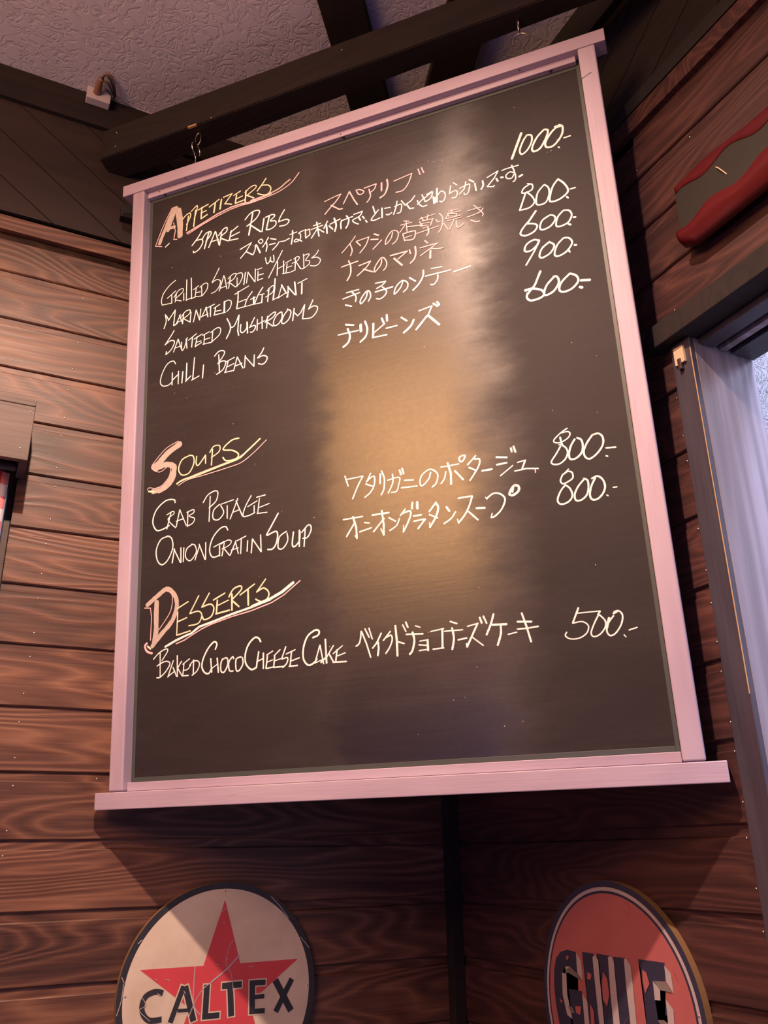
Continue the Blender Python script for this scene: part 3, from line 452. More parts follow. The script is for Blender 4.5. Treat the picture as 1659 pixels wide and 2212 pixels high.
('price','W,17,1,7788,4888,7687,4834,7586,4751,7591,4706,7671,4691,7777,4736,7818,4794,7789,4836,7693,4833;W,24,0,7673,4771,7687,4659;W,14,0,7640,4660,7700,4653;W,21,1,7664,4634,7592,4532,7513,4430,7535,4383,7622,4375,7709,4431,7752,4516,7740,4591,7692,4643;W,25,1,7874,4703,7810,4614,7770,4498,7781,4417,7861,4417,7942,4481,7973,4576,7964,4671,7909,4718;W,24,1,8123,4720,8030,4608,7977,4496,7992,4407,8054,4375,8161,4440,8246,4546,8260,4657,8209,4725,8123,4720;W,21,0,8285,4492,8417,4480;W,20,0,8271,4377,8292,4366'),
('price','W,16,0,7738,4275,7650,4205;W,20,1,7650,4212,7607,4127,7635,4073,7717,4094,7782,4139,7778,4218,7721,4242,7671,4216;W,22,1,7658,4041,7590,3968,7537,3857,7556,3791,7628,3779,7712,3821,7747,3892,7725,3987,7666,4053;W,23,1,7935,4092,7838,3996,7779,3887,7789,3802,7861,3797,7939,3853,7977,3951,7978,4063,7929,4100;W,24,1,8084,4080,8019,3972,7985,3853,8008,3780,8079,3775,8158,3838,8202,3934,8183,4042,8119,4102,8039,4081;W,16,0,8308,3906,8359,3904;W,16,0,8209,3812,8227,3795'),
('line','W,21,1,4385,2106,4446,2159,4477,2318;W,20,0,4482,2313,4551,2130,4608,1924;W,20,0,4537,2348,4599,2215;W,20,0,4601,2350,4646,2188;W,22,1,4789,2258,4715,2132,4644,2054;W,26,0,4734,2130,4739,2040,4719,1940;W,20,0,4933,2270,4816,2148;W,20,1,4862,2188,4939,2211,4954,2143,4910,2041,4844,1959;W,29,0,5013,2342,5024,2127,5021,1907;W,20,0,5037,2108,5134,2072;W,18,0,5127,2343,5172,2240;W,24,0,5176,2378,5204,2299;W,16,0,5317,2309,5390,2279;W,22,0,5175,2200,5425,2183;W,27,1,5270,2221,5290,2100,5253,1963,5208,1911;W,16,0,5372,2083,5493,2088;W,30,0,5488,2089,5487,1940;W,18,0,5355,2032,5478,2011;W,18,0,5354,1949,5483,1954;W,16,0,5542,2201,5740,2224;W,28,0,5718,2222,5702,1954;W,19,0,5561,1949,5720,1952'),
('line','W,21,0,5841,2314,5938,2273;W,18,0,5745,2185,6015,2178;W,26,1,5861,2220,5877,2071,5842,1919;W,21,0,5937,2043,6063,2056;W,17,0,6086,2218,6244,2244;W,24,0,6235,2241,6058,1932;W,26,0,6057,1975,6062,1932;W,17,0,6131,2071,6291,1930;W,26,0,6273,2323,6297,2243;W,23,0,6327,2335,6366,2231;W,26,1,6474,2348,6427,2220,6352,2073;W,27,0,6443,2201,6646,2188;W,26,1,6562,2171,6552,2061,6495,1914;W,17,0,6654,2046,6776,2063;W,25,0,6799,2205,6994,2185;W,20,0,6789,2102,6925,2102,7079,2111;W,25,0,6870,2317,6919,2124,6961,1914'),
('price','W,22,0,7643,2300,7546,2106;W,15,0,7620,2231,7923,2227;W,19,0,7923,2223,7888,2182;W,16,1,7546,2103,7673,2111,7747,2047,7713,1953,7611,1897,7492,1898,7430,1945,7451,1992;W,18,1,7895,2177,7822,2061,7771,1947,7802,1896,7885,1920,7961,2002,7972,2090,7909,2176;W,29,0,8027,2121,7981,1992;W,19,1,8088,2144,8011,2056,7977,1955,8012,1889,8087,1914,8173,2023,8203,2139,8160,2203,8101,2195;W,26,0,8091,2174,8146,2201;W,17,0,8262,1936,8368,1959;W,14,0,8189,1881,8211,1850'),
('heading','G,68,1,709,3147,881,3261,1072,3372,1189,3307,1269,3181,1273,3016,1183,2813,997,2637,830,2459;G,43,1,1150,3329,1259,3182,1265,2967,1108,2756,940,2594;G,79,0,893,3176,890,2977,898,2713,866,2504;P,13,0,661,3103,779,3089,804,2937,797,2560;P,11,1,1092,3336,1181,3275,1194,3107,1141,2949,956,2715;P,32,1,731,2518,694,2473,736,2387,833,2345;K,28,0,742,2468,802,2421;K,20,0,1292,3022,1498,3113;K,18,0,1303,2963,1292,2590;K,19,0,1306,2807,1475,2854;K,21,0,1292,2590,1545,2636;K,19,0,1695,3188,1530,2913;K,19,1,1530,2913,1689,2935,1755,2863,1692,2741,1515,2720;K,21,0,1890,3205,1753,2993;K,21,1,1753,2993,1911,3023,1976,2951,1931,2827,1802,2785,1764,2846;K,21,0,1965,3082,2176,3170;K,24,0,2039,3073,2022,2857;K,17,0,2021,2978,2240,3049;K,24,0,2013,2855,2259,2886;K,27,0,2304,3138,2304,2881;K,22,1,2249,3097,2331,3216,2458,3249,2467,3183,2295,3043;K,24,0,2322,3023,2430,2923;K,20,0,2449,3105,2710,3250;K,27,0,2593,3168,2597,2927;K,20,0,2906,3305,2744,3117;K,22,1,2753,3124,2869,3166,2956,3091,2937,2998,2831,2955,2726,3007;W,31,0,1079,2426,1266,2504,1434,2559,1564,2594,1711,2683,1932,2731,2295,2818,2654,2889,2990,2976;W,40,0,2654,2897,2972,2978,3183,3063,3385,3189;P,17,0,1286,2454,1435,2495,1601,2574,1749,2639,1932,2699,2295,2778,2653,2833,3006,2919,3217,3012,3505,3205'),
('line','W,16,0,986,2343,998,1962;W,16,1,861,2247,974,2344,1101,2391,1125,2349,1025,2212;W,17,1,934,2133,1060,2189,1153,2181,1171,2130,1099,2030,998,1952,934,1948;W,17,0,1238,2192,1142,1940;W,17,0,1235,2086,1307,1935;W,15,0,1159,1958,1271,2025;W,19,0,1311,2263,1319,1934;W,17,0,1393,2168,1316,2059;W,17,0,1327,2058,1409,1936;W,17,0,1439,2135,1420,1944;W,15,0,1417,2118,1540,2193;W,15,1,1436,2020,1509,2032,1564,2094;W,17,0,1409,1936,1522,1934;W,19,0,1614,2167,1612,1937;W,16,1,1542,2087,1608,2148,1698,2140,1721,2080,1678,1989,1589,1930;W,23,1,2008,2297,2035,2376,1985,2415,1886,2333,1798,2188,1766,2057,1812,1958,1890,1932,1944,2003;W,21,0,1926,2157,1945,1946;W,22,0,2042,2155,2065,1935;W,14,0,1944,2003,2043,2060;W,20,1,2196,2150,2119,2100,2109,1960,2164,1927,2229,2034,2218,2139,2130,2128;W,20,1,2337,2118,2315,2148,2250,2069,2261,1946,2326,1931;W,20,1,2467,2134,2380,2104,2380,1945,2434,1931,2499,2028,2488,2123'),
('line','W,24,1,2808,2334,2774,2389,2704,2407,2598,2314,2539,2166,2550,2021,2643,1926,2735,1953;W,22,0,2772,2184,2729,1944;W,22,0,2853,2156,2850,1923;W,17,0,2736,2035,2852,2074;W,22,0,2921,2109,2896,1919;W,17,0,2910,2120,3014,2171;W,15,0,2909,2008,3012,2039;W,19,0,2902,1918,3033,1931;W,21,0,3047,2097,3027,1927;W,17,0,3036,2098,3140,2179;W,15,0,3034,2017,3148,2042;W,19,0,3027,1922,3191,1922;W,19,0,3237,2215,3165,2045;W,19,1,3165,2035,3262,2046,3249,1967,3180,1908;W,21,0,3331,2130,3304,1922;W,17,0,3240,2103,3393,2154;W,17,0,3317,1991,3463,2027;W,21,0,3287,1915,3427,1916;W,25,1,3693,2305,3782,2336,3795,2395,3729,2412,3605,2334,3533,2170,3529,2001,3604,1904,3693,1926,3749,1980;W,19,0,3805,2183,3715,1924;W,19,0,3805,2183,3856,1901;W,15,0,3715,1924,3858,1970;W,25,0,3896,2259,3905,1906;W,19,0,4023,2152,3902,1985;W,23,0,3914,2004,3813,1925;W,21,0,3948,2040,4019,1906;W,21,0,4080,2087,4052,1912;W,16,0,4013,2034,4168,2137;W,16,0,4065,1990,4212,2030;W,20,0,4008,1909,4223,1901')]
STAR_LETTERS = [[7.7, 1, -88.1, 5.9, -100.0, 8.5, -113.1, 3.4, -117.9, -8.2, -114.9, -20.3, -104.6, -28.8, -87.3, -28.5], [7.8, 0, -57.3, 12.9, -74.2, -34.2], [9.0, 0, -54.9, 12.7, -39.1, -35.1], [4.9, 0, -64.5, -19.3, -44.5, -20.0], [9.1, 0, -21.2, 12.5, -21.5, -33.5], [8.0, 0, -26.2, -30.2, 0.7, -30.3], [8.7, 0, 2.6, 8.7, 34.1, 9.0], [9.3, 0, 15.6, 8.1, 19.4, -33.4], [9.0, 0, 51.4, 12.9, 52.5, -32.6], [7.6, 0, 46.8, 9.5, 73.1, 9.2], [6.4, 0, 48.8, -10.5, 71.7, -10.0], [7.1, 0, 48.1, -29.8, 73.3, -30.0], [10.1, 0, 89.0, 11.2, 116.7, -33.5], [8.4, 0, 117.1, 11.1, 91.1, -33.2]]
STAR_SCRATCHES = [[1.5, 1, -41.5, 38.8, -41.8, 13.9, -40.4, -12.5, -30.0, -27.3], [2.4, 0, 27.9, 49.2, 9.7, 32.0, -14.4, 15.6], [1.3, 1, -14.4, 15.6, -26.2, 7.5, -35.6, -4.1, -44.4, -22.6, -46.8, -31.1], [1.0, 1, 17.1, 72.0, 10.3, 59.4, 7.2, 39.4, 16.4, 24.3, 20.8, 0.6], [1.3, 0, 78.2, 132.5, 93.3, 118.2, 108.6, 100.1], [1.1, 0, -151.0, 31.0, -146.5, 23.0], [1.1, 1, -147.2, 21.3, -148.9, -0.7, -153.7, -18.8], [1.1, 0, 131.0, 70.0, 146.3, 53.8], [1.0, 0, -4.3, 113.4, 3.9, 118.8], [1.0, 0, -1.4, 98.2, 3.0, 97.0], [1.1, 0, -85.6, 24.0, -79.5, 21.8], [1.1, 0, -101.4, 25.1, -98.3, 24.0], [1.2, 0, 44.7, 32.5, 52.2, 33.0], [0.9, 1, -118.8, 2.1, -112.1, -8.6, -121.1, -14.7, -104.5, -29.6], [1.3, 0, -131.0, 74.4, -125.6, 79.5], [1.0, 0, -7.5, 38.9, -4.3, 38.3], [1.0, 0, 7.8, 46.7, 10.0, 45.7], [1.1, 0, -95.9, 5.6, -91.7, 2.7], [1.1, 0, -56.4, 6.2, -54.1, 2.5]]
BLOCK_LETTERS = {'navy': [[-76.2, 66.4, -95.2, 67.8, -113.1, 63.4, -124.5, 54.3, -131.8, 38.7, -135.0, 16.7, -133.6, -7.1, -126.0, -48.0, -86.0, -48.0, -96.9, -20.5, -108.2, -16.9, -115.2, 8.3, -112.2, 36.5, -103.5, 45.4, -91.2, 46.5, -75.8, 38.8, -76.1, 51.9], [-101.8, 17.1, -69.9, 17.4, -67.3, -48.0, -99.1, -48.0, -96.9, -20.5, -103.7, -3.4], [-61.9, 67.6, -36.7, 67.7, -34.1, 42.9, -35.6, -48.0, -58.1, -48.0, -59.1, 27.6], [-29.9, 68.2, 0.5, 67.6, 2.1, 46.5, 3.2, -48.0, -26.8, -48.0, -25.2, 56.5], [4.7, 67.3, 29.7, 67.6, 28.5, 49.1, 27.0, -48.0, 5.3, -48.0, 6.8, 37.1, 5.8, 61.8], [55.0, 68.6, 103.5, 68.7, 100.7, 44.8, 78.7, 45.9, 78.4, 24.4, 97.7, 24.5, 98.6, 10.5, 80.4, 5.8, 82.7, -48.0, 57.8, -48.0, 58.3, 28.4, 58.0, 58.0]], 'white': [[-112.2, 36.5, -102.5, 36.1, -104.1, 9.6, -96.9, -20.5, -108.2, -16.9, -115.2, 8.3], [-75.1, 65.8, -65.0, 55.5, -65.5, 30.8, -75.8, 38.8, -76.1, 51.9], [-103.5, 45.4, -91.2, 46.5, -91.8, 42.5, -103.0, 40.7], [-69.2, 14.9, -59.2, 5.9, -59.2, -48.0, -69.6, -48.0], [-38.6, 63.0, -32.5, 66.1, -26.8, 60.1, -27.3, 31.0, -26.8, -48.0, -36.7, -48.0, -38.7, 42.5], [-5.2, 65.8, 0.5, 67.6, 5.8, 61.8, 5.7, 37.0, 5.3, -48.0, -7.4, -48.0, -7.6, 20.8], [27.4, 66.2, 31.8, 67.8, 39.4, 59.3, 39.7, 44.2, 38.1, -48.0, 27.0, -48.0, 26.3, 36.8], [102.9, 65.7, 113.2, 58.1, 114.0, 34.9, 103.0, 47.3], [78.7, 45.9, 90.1, 37.3, 88.7, 25.1, 78.4, 24.4], [98.3, 28.0, 109.7, 17.6, 108.5, 2.0, 97.5, 0.4]], 'grey': [[-91.2, 46.5, -75.8, 38.8, -66.7, 30.6, -97.3, 38.0, -103.7, 36.0, -103.0, 40.7], [80.6, 46.1, 101.2, 47.7, 111.6, 36.3, 90.0, 36.9], [79.8, 2.4, 91.0, 3.9, 98.4, 0.6, 82.7, -1.6], [-103.9, -4.7, -94.4, -4.8, -89.7, -11.9, -98.1, -13.0]], 'rust': [[-18.1, 47.0, -10.8, 39.0, -9.7, 20.5, -16.7, 5.0, -23.9, 12.7, -22.9, 31.5], [-52.0, 43.7, -43.4, 40.7, -46.8, 34.0, -54.6, 34.5], [-52.8, 4.2, -46.3, -3.7, -46.8, -19.8, -54.7, -20.9], [61.7, 57.2, 68.9, 54.3, 72.2, 41.7, 62.5, 30.1, 60.0, 42.8], [-87.0, -2.6, -73.1, -2.1, -77.1, -12.8, -86.1, -11.4], [-98.8, 59.8, -91.6, 59.8, -94.9, 54.2, -98.3, 55.2], [-123.5, 2.1, -115.2, 0.4, -118.3, -3.9]]}

# ---------------------------------------------------------------- the room (setting)
YL, XR, ZC = 1.468, 0.861, 3.02
X0, Y0 = -2.7, -2.3
PITCH = 0.0985

struct = lambda o: tag(o, kind='structure')
struct(box('floor', X0, XR + .16, Y0, YL + .16, -0.1, 0.0, M['floor']))
struct(box('ceiling', X0 - .1, XR + .2, Y0 - .1, YL + .2, ZC, ZC + .1, M['stucco']))
struct(box('wall_back', X0, XR + .16, Y0 - .1, Y0, 0, ZC, M['stucco']))
struct(box('wall_far_left', X0 - .1, X0, Y0 - .1, YL + .16, 0, ZC, M['stucco']))

# left wall: backing with a window opening
WX0, WX1, WZ0, WZ1 = -0.95, 0.0315, 1.0, 2.187
wl = bpy.data.meshes.new('wall_left')
bm = bmesh.new()
def addb(bm, x0, x1, y0, y1, z0, z1):
    r = bmesh.ops.create_cube(bm, size=1.0)
    for v in r['verts']:
        v.co = V((x0 + (v.co.x + .5) * (x1 - x0), y0 + (v.co.y + .5) * (y1 - y0), z0 + (v.co.z + .5) * (z1 - z0)))
B0, B1 = YL + .013, YL + .15
for a in ((X0, WX0, B0, B1, 0, ZC), (WX1, XR + .15, B0, B1, 0, ZC), (WX0, WX1, B0, B1, 0, WZ0), (WX0, WX1, B0, B1, WZ1, ZC)):
    addb(bm, *a)
bm.to_mesh(wl); bm.free()
wall_left = struct(link('wall_left', wl, M['backing']))

# right wall: backing with a doorway
DY0, DY1, DZ = -0.55, 0.7375, 2.2275
wr = bpy.data.meshes.new('wall_right')
bm = bmesh.new()
C0, C1 = XR + .013, XR + .121
for a in ((C0, C1, Y0, DY0 - .0125, 0, ZC), (C0, C1, DY1 + .0115, YL + .013, 0, ZC), (C0, C1, DY0 - .0125, DY1 + .0115, DZ, ZC)):
    addb(bm, *a)
bm.to_mesh(wr); bm.free()
wall_right = struct(link('wall_right', wr, M['backing']))

# shiplap planks: a proud face, a chamfered lower edge and a stepped-back upper lip
def plank_me(x0, x1, h=PITCH, m='plank'):
    f = h - 0.0135
    prof = [(0.002, 0.0), (0.0, 0.002), (0.0, f - .0015), (0.0012, f), (0.0045, f + .0008), (0.0045, h + .002), (0.012, h + .002), (0.012, 0.0)]
    n = len(prof)
    vs = [(x, a, b) for x in (x0, x1) for a, b in prof]
    fs = [(i, n + i, n + (i + 1) % n, (i + 1) % n) for i in range(n)] + [tuple(range(n)), tuple(range(n, 2 * n))[::-1]]
    me = bpy.data.meshes.new('plank')
    me.from_pydata(vs, [], fs)
    bmx = bmesh.new(); bmx.from_mesh(me)
    bmesh.ops.recalc_face_normals(bmx, faces=bmx.faces[:])
    bmx.to_mesh(me); bmx.free()
    me.materials.append(M[m])
    return me

ZB = [1.3765 + PITCH * i for i in range(-13, 13)]
ZB = [z - 0.0125 + 0.0125 for z in ZB]
top_h = 2.640 - (ZB[-1] + PITCH)
def in_open(z, a, b): return z < b - 0.01 and z + PITCH > a + 0.01
NAIL_L = [(0.096, 2.539), (0.099, 2.44), (0.095, 2.383), (0.093, 2.339), (0.093, 2.281), (0.091, 2.244), (0.091, 2.182), (0.092, 2.146), (0.093, 2.086), (0.091, 2.041), (0.091, 1.988), (0.091, 1.946), (0.092, 1.888), (0.091, 1.849), (0.089, 1.79), (0.088, 1.746), (0.089, 1.692), (0.092, 1.651), (0.214, 1.664), (0.092, 1.587), (0.091, 1.552)]
NAIL_R = [(0.782, 2.149), (0.781, 2.088), (0.781, 2.049), (0.778, 1.989), (0.759, 2.285), (0.781, 1.948), (0.779, 1.889), (0.779, 1.844), (0.78, 1.793), (0.781, 1.755), (0.779, 1.692), (0.78, 1.657), (0.783, 1.558), (0.781, 1.503), (0.781, 1.458), (0.78, 1.598), (0.677, 2.543), (0.788, 2.574)]
bm = bmesh.new()
bmesh.ops.create_uvsphere(bm, u_segments=8, v_segments=5, radius=0.0016)
for v in bm.verts: v.co.y *= 0.6
nail_me = bpy.data.meshes.new('nail'); bm.to_mesh(nail_me); bm.free()
nail_me.materials.append(M['nail'])
for p in nail_me.polygons: p.use_smooth = True

cache = {}
def plank(x0, x1, z, parent, side, nails, h=PITCH):
    key = (side, round(x1 - x0, 4), round(h, 4))
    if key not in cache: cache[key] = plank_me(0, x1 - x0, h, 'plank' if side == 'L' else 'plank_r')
    if side == 'L':
        o = link('plank', cache[key], None, parent, loc=(x0, YL, z))
    else:   # local x runs towards -Y
        o = link('plank', cache[key], None, parent, loc=(XR, x1, z), rot=(0, 0, -math.pi / 2))
    for a, b in nails:
        if x0 < a < x1 and z <= b < z + h:
            nz = b - z
            nx = (a - x0) if side == 'L' else (x1 - a)
            link('nail', nail_me, None, o, loc=(nx, 0.0045 if nz > h - .0135 else 0.0, nz))
    return o

heights = [(z, PITCH) for z in ZB] + [(ZB[-1] + PITCH, top_h)]
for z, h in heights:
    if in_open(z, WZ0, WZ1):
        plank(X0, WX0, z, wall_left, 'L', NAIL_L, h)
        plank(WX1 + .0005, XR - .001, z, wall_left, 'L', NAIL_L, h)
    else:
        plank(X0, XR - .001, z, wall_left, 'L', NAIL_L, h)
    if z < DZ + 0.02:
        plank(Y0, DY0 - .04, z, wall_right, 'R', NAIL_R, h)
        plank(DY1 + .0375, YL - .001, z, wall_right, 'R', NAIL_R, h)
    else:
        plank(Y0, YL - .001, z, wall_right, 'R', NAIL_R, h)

# frieze of slanting dark boards above the planks
def frieze(parent, flip, length, z0, z1, phase, lean=37.0, w=0.0765, g=0.0022):
    """boards cut at a slant, in a local plane x (along wall), z; front at y=0"""
    ang = math.radians(lean)
    d = V((math.cos(ang), -math.sin(ang)))       # along the boards, down to the right
    nrm = V((math.sin(ang), math.cos(ang)))
    out = []
    k = -60
    while k < 80:
        a = phase + k * w + g / 2
        b = phase + (k + 1) * w - g / 2
        poly = [V((0, z0)), V((length, z0)), V((length, z1)), V((0, z1))]
        for lim, sgn in ((a, 1), (b, -1)):
            res = []
            for i in range(len(poly)):
                p, q = poly[i], poly[(i + 1) % len(poly)]
                dp, dq = sgn * (p.dot(nrm) - lim), sgn * (q.dot(nrm) - lim)
                if dp >= 0: res.append(p)
                if (dp >= 0) != (dq >= 0): res.append(p.lerp(q, dp / (dp - dq)))
            poly = res
            if not poly: break
        k += 1
        if len(poly) < 3: continue
        n = len(poly)
        vs = [(p.x, 0.0, p.y) for p in poly] + [(p.x, 0.008, p.y) for p in poly]
        fs = [tuple(range(n)), tuple(range(n, 2 * n))[::-1]] + [(i, n + i, n + (i + 1) % n, (i + 1) % n) for i in range(n)]
        o = mesh('frieze_board', vs, fs, M['frieze'], parent)
        out.append(o)
    return out

FZ0, FZ1 = 2.681, 2.941
pf = V((math.sin(math.radians(37)), math.cos(math.radians(37)))).dot(V((-0.0674 - X0, 2.9414)))
fl = frieze(wall_left, False, XR - X0 + .04, FZ0, FZ1 + .04, pf)
for o in fl:
    o.location = (X0, YL - .0105, 0)
rf = V((-math.sin(math.radians(34)), math.cos(math.radians(34))))
YR1 = YL - .012
ph = V((math.sin(math.radians(34)), math.cos(math.radians(34)))).dot(V((YR1 - .7259, 0)))
# on the right wall the boards slant the other way (up towards the room)
def frieze_r():
    ang = math.radians(34)
    nrm = V((math.sin(-ang), math.cos(ang)))     # local x towards -Y: boards climb to the right
    ref = V((YR1 - .7259, 2.9178)).dot(nrm)
    length, z0, z1, w, g = YR1 - Y0, FZ0 - .005, 3.0, 0.079, 0.0024
    for k in range(-40, 60):
        a, b = ref + k * w + g / 2, ref + (k + 1) * w - g / 2
        poly = [V((0, z0)), V((length, z0)), V((length, z1)), V((0, z1))]
        for lim, sgn in ((a, 1), (b, -1)):
            res = []
            for i in range(len(poly)):
                p, q = poly[i], poly[(i + 1) % len(poly)]
                dp, dq = sgn * (p.dot(nrm) - lim), sgn * (q.dot(nrm) - lim)
                if dp >= 0: res.append(p)
                if (dp >= 0) != (dq >= 0): res.append(p.lerp(q, dp / (dp - dq)))
            poly = res
            if not poly: break
        if len(poly) < 3: continue
        n = len(poly)
        vs = [(p.x, 0.0, p.y) for p in poly] + [(p.x, 0.008, p.y) for p in poly]
        fs = [tuple(range(n)), tuple(range(n, 2 * n))[::-1]] + [(i, n + i, n + (i + 1) % n, (i + 1) % n) for i in range(n)]
        o = mesh('frieze_board', vs, fs, M['dark'], wall_right)
        o.location = (XR + .004, YR1, 0)
        o.rotation_euler = (0, 0, -math.pi / 2)
frieze_r()

# trims: wall-top battens, ceiling plates, corner strip
struct(box('trim_1', X0, XR - .002, YL - .0115, YL + .012, 2.640, 2.6715, M['plank'], bev=.001))
struct(box('trim_2', XR - .0115, XR + .012, Y0, YL - .012, 2.6405, 2.6735, M['plank_r'], bev=.001))
struct(box('trim_3', XR - .014, XR + .004, Y0, YL - .0125, 2.6742, 2.701, M['black'], bev=.001))
struct(box('trim_4', X0, XR - .03, YL - .022, YL + .012, 2.9425, ZC - .0002, M['dark'], bev=.0015))
struct(box('trim_5', XR - .012, XR + .03, Y0, YL - .023, 2.935, ZC - .0002, M['black'], bev=.0015))
struct(box('trim_6', XR - .0225, XR - .0005, YL - .0225, YL - .0005, 0.0, 2.6395, M['dark'], bev=.001))

# exterior seen through the doorway
struct(box('wall_outside', 1.75, 1.85, -1.2, 3.2, 0.0, 3.4, M['outside']))
struct(box('floor_outside', XR + .17, 1.74, -1.2, 3.2, -0.1, 0.0, M['outside']))

# door opening: casing, lintel with sliding tracks and weathered reveals
door = empty('door_1', (XR, (DY0 + DY1) / 2, 0))
tag(door, kind='structure')
def dpart(name, x0, x1, y0, y1, z0, z1, m, bev=.001, parent=door):
    o = box(name, x0 - XR, x1 - XR, y0 - (DY0 + DY1) / 2, y1 - (DY0 + DY1) / 2, z0, z1, m, None, bev)
    o.parent = parent
    return o
dpart('door_jamb', XR - .0045, XR + .004, DY1 + .0005, DY1 + .0370, 0.0, DZ - .0005, M['jamb'])
dpart('door_jamb', XR - .013, XR + .012, DY0 - .0385, DY0 - .0005, 0.0, DZ - .0005, M['jamb'])
dpart('reveal_board', XR + .0042, XR + .1205, DY1 + .0003, DY1 + .011, 0.0, DZ - .001, M['reveal'], .0004)
dpart('reveal_board', XR + .0125, XR + .1205, DY0 - .012, DY0 - .0005, 0.0, DZ - .001, M['reveal'], .0004)
dpart('lintel', XR - .026, XR + .0125, DY0 - .062, DY1 + .0595, DZ + .0002, DZ + .0362, M['dark'], .0015)
for i, (a, b) in enumerate(((.0128, .040), (.052, .064), (.076, .1205))):
    dpart('track_rail', XR + a, XR + b, DY0 + .001, DY1 - .001, DZ - .010, DZ - .0008, M['jamb'] if i != 1 else M['reveal'], .0006)
dpart('worn_lit_edge', XR - .0056, XR - .0044, DY1 + .0002, DY1 + .0016, 1.72, DZ - .02, M['brass'], .0003)  # worn jamb corner, its lit highlight put into the strip's colour

# beige strike plate on the jamb
lt = empty('door_latch', (XR - .0050, 0.757, 2.205))
tag(lt, 'small beige latch plate near the top of the dark door jamb', 'latch')
prism('latch_plate', [(-.009, -.014), (-.003, -.014), (-.001, -.006), (.004, -.006), (.0045, -.015), (.009, -.013), (.009, .014), (-.009, .012)], 'X', -.004, 0.0, M['tag'], lt)
box('latch_tongue', -.006, -.0005, -.003, .003, -.024, -.0065, M['rusty'], lt, .0006)

# window behind the gingham curtain
win = empty('window_1', ((WX0 + WX1) / 2, YL + .06, 0)); tag(win, kind='structure')
wx = (WX0 + WX1) / 2
def wpart(name, x0, x1, y0, y1, z0, z1, m, bev=.001):
    return box(name, x0 - wx, x1 - wx, y0 - YL - .06, y1 - YL - .06, z0, z1, m, win, bev)
wpart('window_frame', WX1 - .011, WX1 - .0003, YL + .014, YL + .12, WZ0, WZ1, M['valance'])
wpart('window_frame', WX0 + .0003, WX0 + .03, YL + .014, YL + .12, WZ0, WZ1, M['valance'])
wpart('window_frame', WX0 + .031, WX1 - .0115, YL + .014, YL + .12, WZ1 - .03, WZ1 - .0005, M['valance'])
wpart('window_sill', WX0 + .031, WX1 - .0115, YL + .002, YL + .12, WZ0 + .0005, WZ0 + .03, M['valance'])
wpart('window_pane', WX0 + .032, WX1 - .012, YL + .095, YL + .1, WZ0 + .031, WZ1 - .031, M['glass'], 0)

# curtain: folded cloth hanging in front of the opening
def curtain():
    nx, nz = 90, 24
    x0, x1, zt, zb = -.60, .0195, 2.150, 1.12
    vs, fs, uvs = [], [], []
    for j in range(nz + 1):
        t = j / nz
        z = zt + (zb - zt) * t
        for i in range(nx + 1):
            s = i / nx
            amp = .011 * (0.5 + 0.6 * t)
            y = YL - .026 + amp * math.sin(s * 52 + 1.2 * math.sin(t * 2)) + .003 * math.sin(s * 121)
            x = x0 + (x1 - x0) * s + .002 * math.sin(t * 7 + s * 4)
            vs.append((x, y, z)); uvs.append((s * 1.0, t * 1.4))
    for j in range(nz):
        for i in range(nx):
            a = j * (nx + 1) + i
            fs.append((a, a + 1, a + nx + 2, a + nx + 1))
    n = len(vs)
    o = mesh('curtain', vs, fs, M['gingham'], None, True)
    uvl = o.data.uv_layers.new(name='UVMap')
    for lp in o.data.loops: uvl.data[lp.index].uv = uvs[lp.vertex_index]
    md = o.modifiers.new('thickness', 'SOLIDIFY'); md.thickness = .0012
    tag(o, 'red and white gingham curtain hanging under the wooden box at the left edge', 'curtain')
curtain()

# curtain box over the window
cb = empty('curtain_box', (-.5, YL, 2.151))
tag(cb, 'grey-brown wooden curtain box projecting from the left wall above the gingham curtain', 'curtain box')
box('front_board', -.55, .541, -.083, -.071, 0, .099, M['valance'], cb, .001)
box('end_board', .5285, .541, -.0705, -.001, 0, .099, M['valance'], cb, .0008)
box('end_board', -.55, -.538, -.0705, -.001, 0, .099, M['valance'], cb, .0008)
box('lid_board', -.55, .541, -.083, -.001, .0995, .108, M['valance'], cb, .001)
for nx_, nz_ in ((.534, .088), (.527, .020)):
    link('nail', nail_me, None, cb, loc=(nx_, -.083, nz_))
box('curtain_pole', -.537, .528, -.034, -.022, .002, .012, M['rusty'], cb, .003)

# ---------------------------------------------------------------- beams
def oriented_box(name, c, d, w, length, z0, z1, m, parent=None, bev=.002):
    ang = math.atan2(d[1], d[0])
    me = box_me(name, 0, length, -w / 2, w / 2, z0, z1, bev)
    return link(name, me, m, parent, loc=(c[0], c[1], 0), rot=(0, 0, ang))

# two joists that fan out from the room corner under the ceiling
dl = V((.6135, .790)); pl_ = V((.506, 1.112))
s0 = pl_ - dl * 1.9
o = oriented_box('ceiling_joist', s0, dl, .083, 1.9 + .36, 2.998, ZC - .0003, M['dark'])
tag(o, 'dark ceiling joist crossing above the middle of the hanging beam', 'joist', 'joists fanning from the corner')
dr = V((.28, .96)); pr = V((.690, 1.044))
s1 = pr - dr * 1.6
o = oriented_box('ceiling_joist', s1, dr, .084, 1.6 + .31, 2.9979, ZC - .0003, M['dark'])
tag(o, 'dark ceiling joist near the right hook, running into the corner', 'joist', 'joists fanning from the corner')

# beam across the corner that carries the board
bd = V((.66791, -.74424)); bn = V((.74424, .66791))
ba = V((.3834, 1.1018))
beam = empty('hanging_beam', (ba.x, ba.y, 2.842), (0, 0, math.atan2(bd.y, bd.x)))
tag(beam, 'dark square beam across the corner carrying the menu board', 'beam')
L0, L1 = -.4405, .690
prof = [(L0, 0.0), (L1, 0.0), (L1 + .005, .034), (L0 + .004, .034)]
